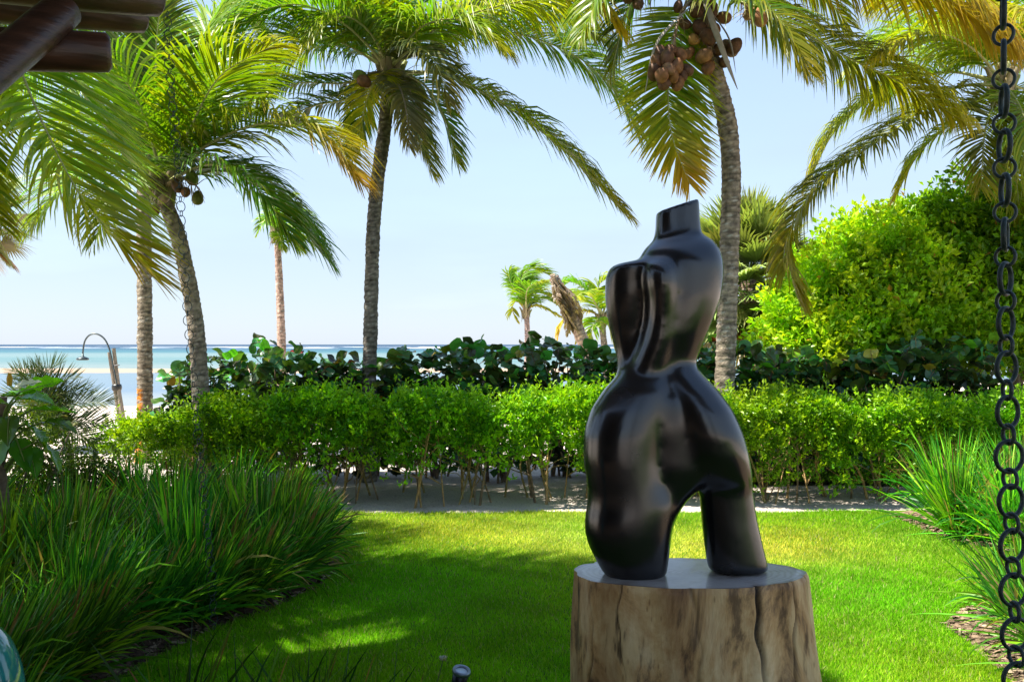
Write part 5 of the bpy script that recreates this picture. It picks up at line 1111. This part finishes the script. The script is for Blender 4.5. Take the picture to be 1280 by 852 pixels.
def slab(name, A, B, dvec, z0, z1, c, m_):
    g = G(); q = [A, B, B + dvec, A + dvec]; V = np.array([[p[0], p[1], z] for z in (z0, z1) for p in q])
    g.add(V, [[3, 2, 1, 0], [4, 5, 6, 7], [0, 1, 5, 4], [1, 2, 6, 5], [2, 3, 7, 6], [3, 0, 4, 7]], c)
    return link(name, g.mesh(name, M[m_], smooth=False, origin=ob), root)
D1 = E1 - NO * 1.3; D2 = E2 - NO * 1.8
slab('deck', D1, D2, -NO * 4.6, -.05, .4, (.20, .13, .08), 'wood')
slab('back_wall', D1 - NO * 4.45, D2 - NO * 4.45, -NO * .18, .39, 6.3, (.10, .065, .04), 'wood')
for t_ in (.02, .88):
    g = G(); q = D1 * (1 - t_) + D2 * t_ - NO * .2; tube(g, [[q[0], q[1], .38], [q[0], q[1], 2.6], [q[0], q[1], 5.0]], .11, 14, LC)
    link('post', g.mesh('pavilion_post', M['log'], origin=ob), root)

# ------------------------------------------------------------------ outdoor shower
ds = 21.0; b = P(152, 430, ds); b[2] = 0; root = thing('outdoor_shower', 'gooseneck outdoor shower on a leaning weathered wooden post', 'shower', b)
for q, (x0, x1, yt) in enumerate(((150.5, 136.5, 440), (153.5, 142.0, 435), (156.0, 144.0, 462))):
    g = G(); p0 = P(x0 + (x0 - x1) * .25, 545, ds - .03 * q); p1 = P(x1, yt, ds - .03 * q); p0[2] = -.1
    tube(g, spline([p0, (p0 + p1) / 2, p1], 10), np.linspace(.055, .042, 10), 8, (.30, .25, .19)); link('post', g.mesh('shower_post', M['wood'], origin=b), root)
g = G(); pp = spline(px([(146, 480, -.1), (141, 455, -.1), (137, 437, -.1), (131, 424, -.1), (122, 417.5, -.1), (113, 418, -.1), (106.5, 425, -.1), (104, 436, -.1), (103.5, 445, -.1)], ds), 40); tube(g, pp, .019, 8, (.10, .12, .12)); link('pipe', g.mesh('shower_pipe', M['metal'], origin=b), root)
g = G(); lathe(g, [(.0, .10), (.02, .10), (.025, .06), (.04, .045), (.11, .02), (.132, -.005), (.128, -.025), (.11, -.035), (0, -.035)], 20, (.07, .09, .09)); link('shower_head', g.mesh('shower_head', M['metal']), root, P(103.3, 448, ds - .1) - b)
g = G(); lathe(g, [(.0, .07), (.09, .07), (.105, .03), (.105, -.03), (.09, -.07), (0, -.07)], 14, (.06, .06, .055)); link('binding', g.mesh('shower_binding', M['metal']), root, P(146, 484, ds - .03) - b)
g = G(); tube(g, px([(143, 457, -.1), (149, 456, -.12)], ds), .016, 6, (.12, .12, .12)); link('tap', g.mesh('tap', M['metal'], origin=b), root)

# ------------------------------------------------------------------ ground spotlight and glazed jar
p = P(577, 838, 5.2); root = thing('garden_spotlight', 'small dark ground spotlight with a blue-grey lens on the lawn', 'lamp', (p[0], p[1], .0))
q_ = (R(12), R(12), 0)
g = G(); lathe(g, [(.0, -.16), (.03, -.16), (.034, -.12), (.041, -.10), (.043, 0), (.040, 0), (.040, -.02), (0, -.02)], 24, (.02, .022, .025)); link('housing', g.mesh('lamp_housing', M['metal']), root, (0, 0, p[2]), q_)
g = G(); lathe(g, [(.033, .002), (.036, .010), (.048, .010), (.050, .002), (.050, -.012), (.043, -.014)], 28, (.20, .23, .27)); link('rim', g.mesh('lamp_rim', M['metal']), root, (0, 0, p[2]), q_)
g = G(); lathe(g, [(.0, .004), (.02, .003), (.034, -.001)], 24, (.5, .5, .5)); link('lens', g.mesh('lens', M['lens']), root, (0, 0, p[2]), q_)
g = G(); tube(g, [(0, 0, -.1), (0, 0, .05), (-.015, -.01, p[2] - .14)], [.004, .012, .014], 8, (.02, .02, .02)); link('spike', g.mesh('spike', M['metal']), root)
p = P(-64, 800, 3.0); root = thing('glazed_jar', 'large round glossy teal glazed jar in the corner by the grasses', 'jar', (p[0], p[1], .4))
zt = EYE + (HOR - 800) / F * 3.0 - .4
prof = np.array([(.0, .0), (.12, .0), (.135, .04), (.17, .18), (.205, .36), (.222, .55), (.215, .75), (.18, .90), (.13, .98), (.105, 1.01), (.11, 1.04), (.12, 1.06), (.115, 1.07), (.10, 1.06), (.095, 1.0), (.12, .9), (0, .85)]) * [1, (zt + .1) / 1.07]
t_ = np.linspace(0, len(prof) - 1, 70); pr_ = np.stack([np.interp(t_, np.arange(len(prof)), prof[:, k]) for k in (0, 1)], 1)
for _ in range(3): pr_[1:-1] = (pr_[:-2] + 2 * pr_[1:-1] + pr_[2:]) / 4
pr_[0, 0] = pr_[-1, 0] = 0
g = G(); lathe(g, pr_, 48); link('body', g.mesh('jar_body', M['glaze']), root)
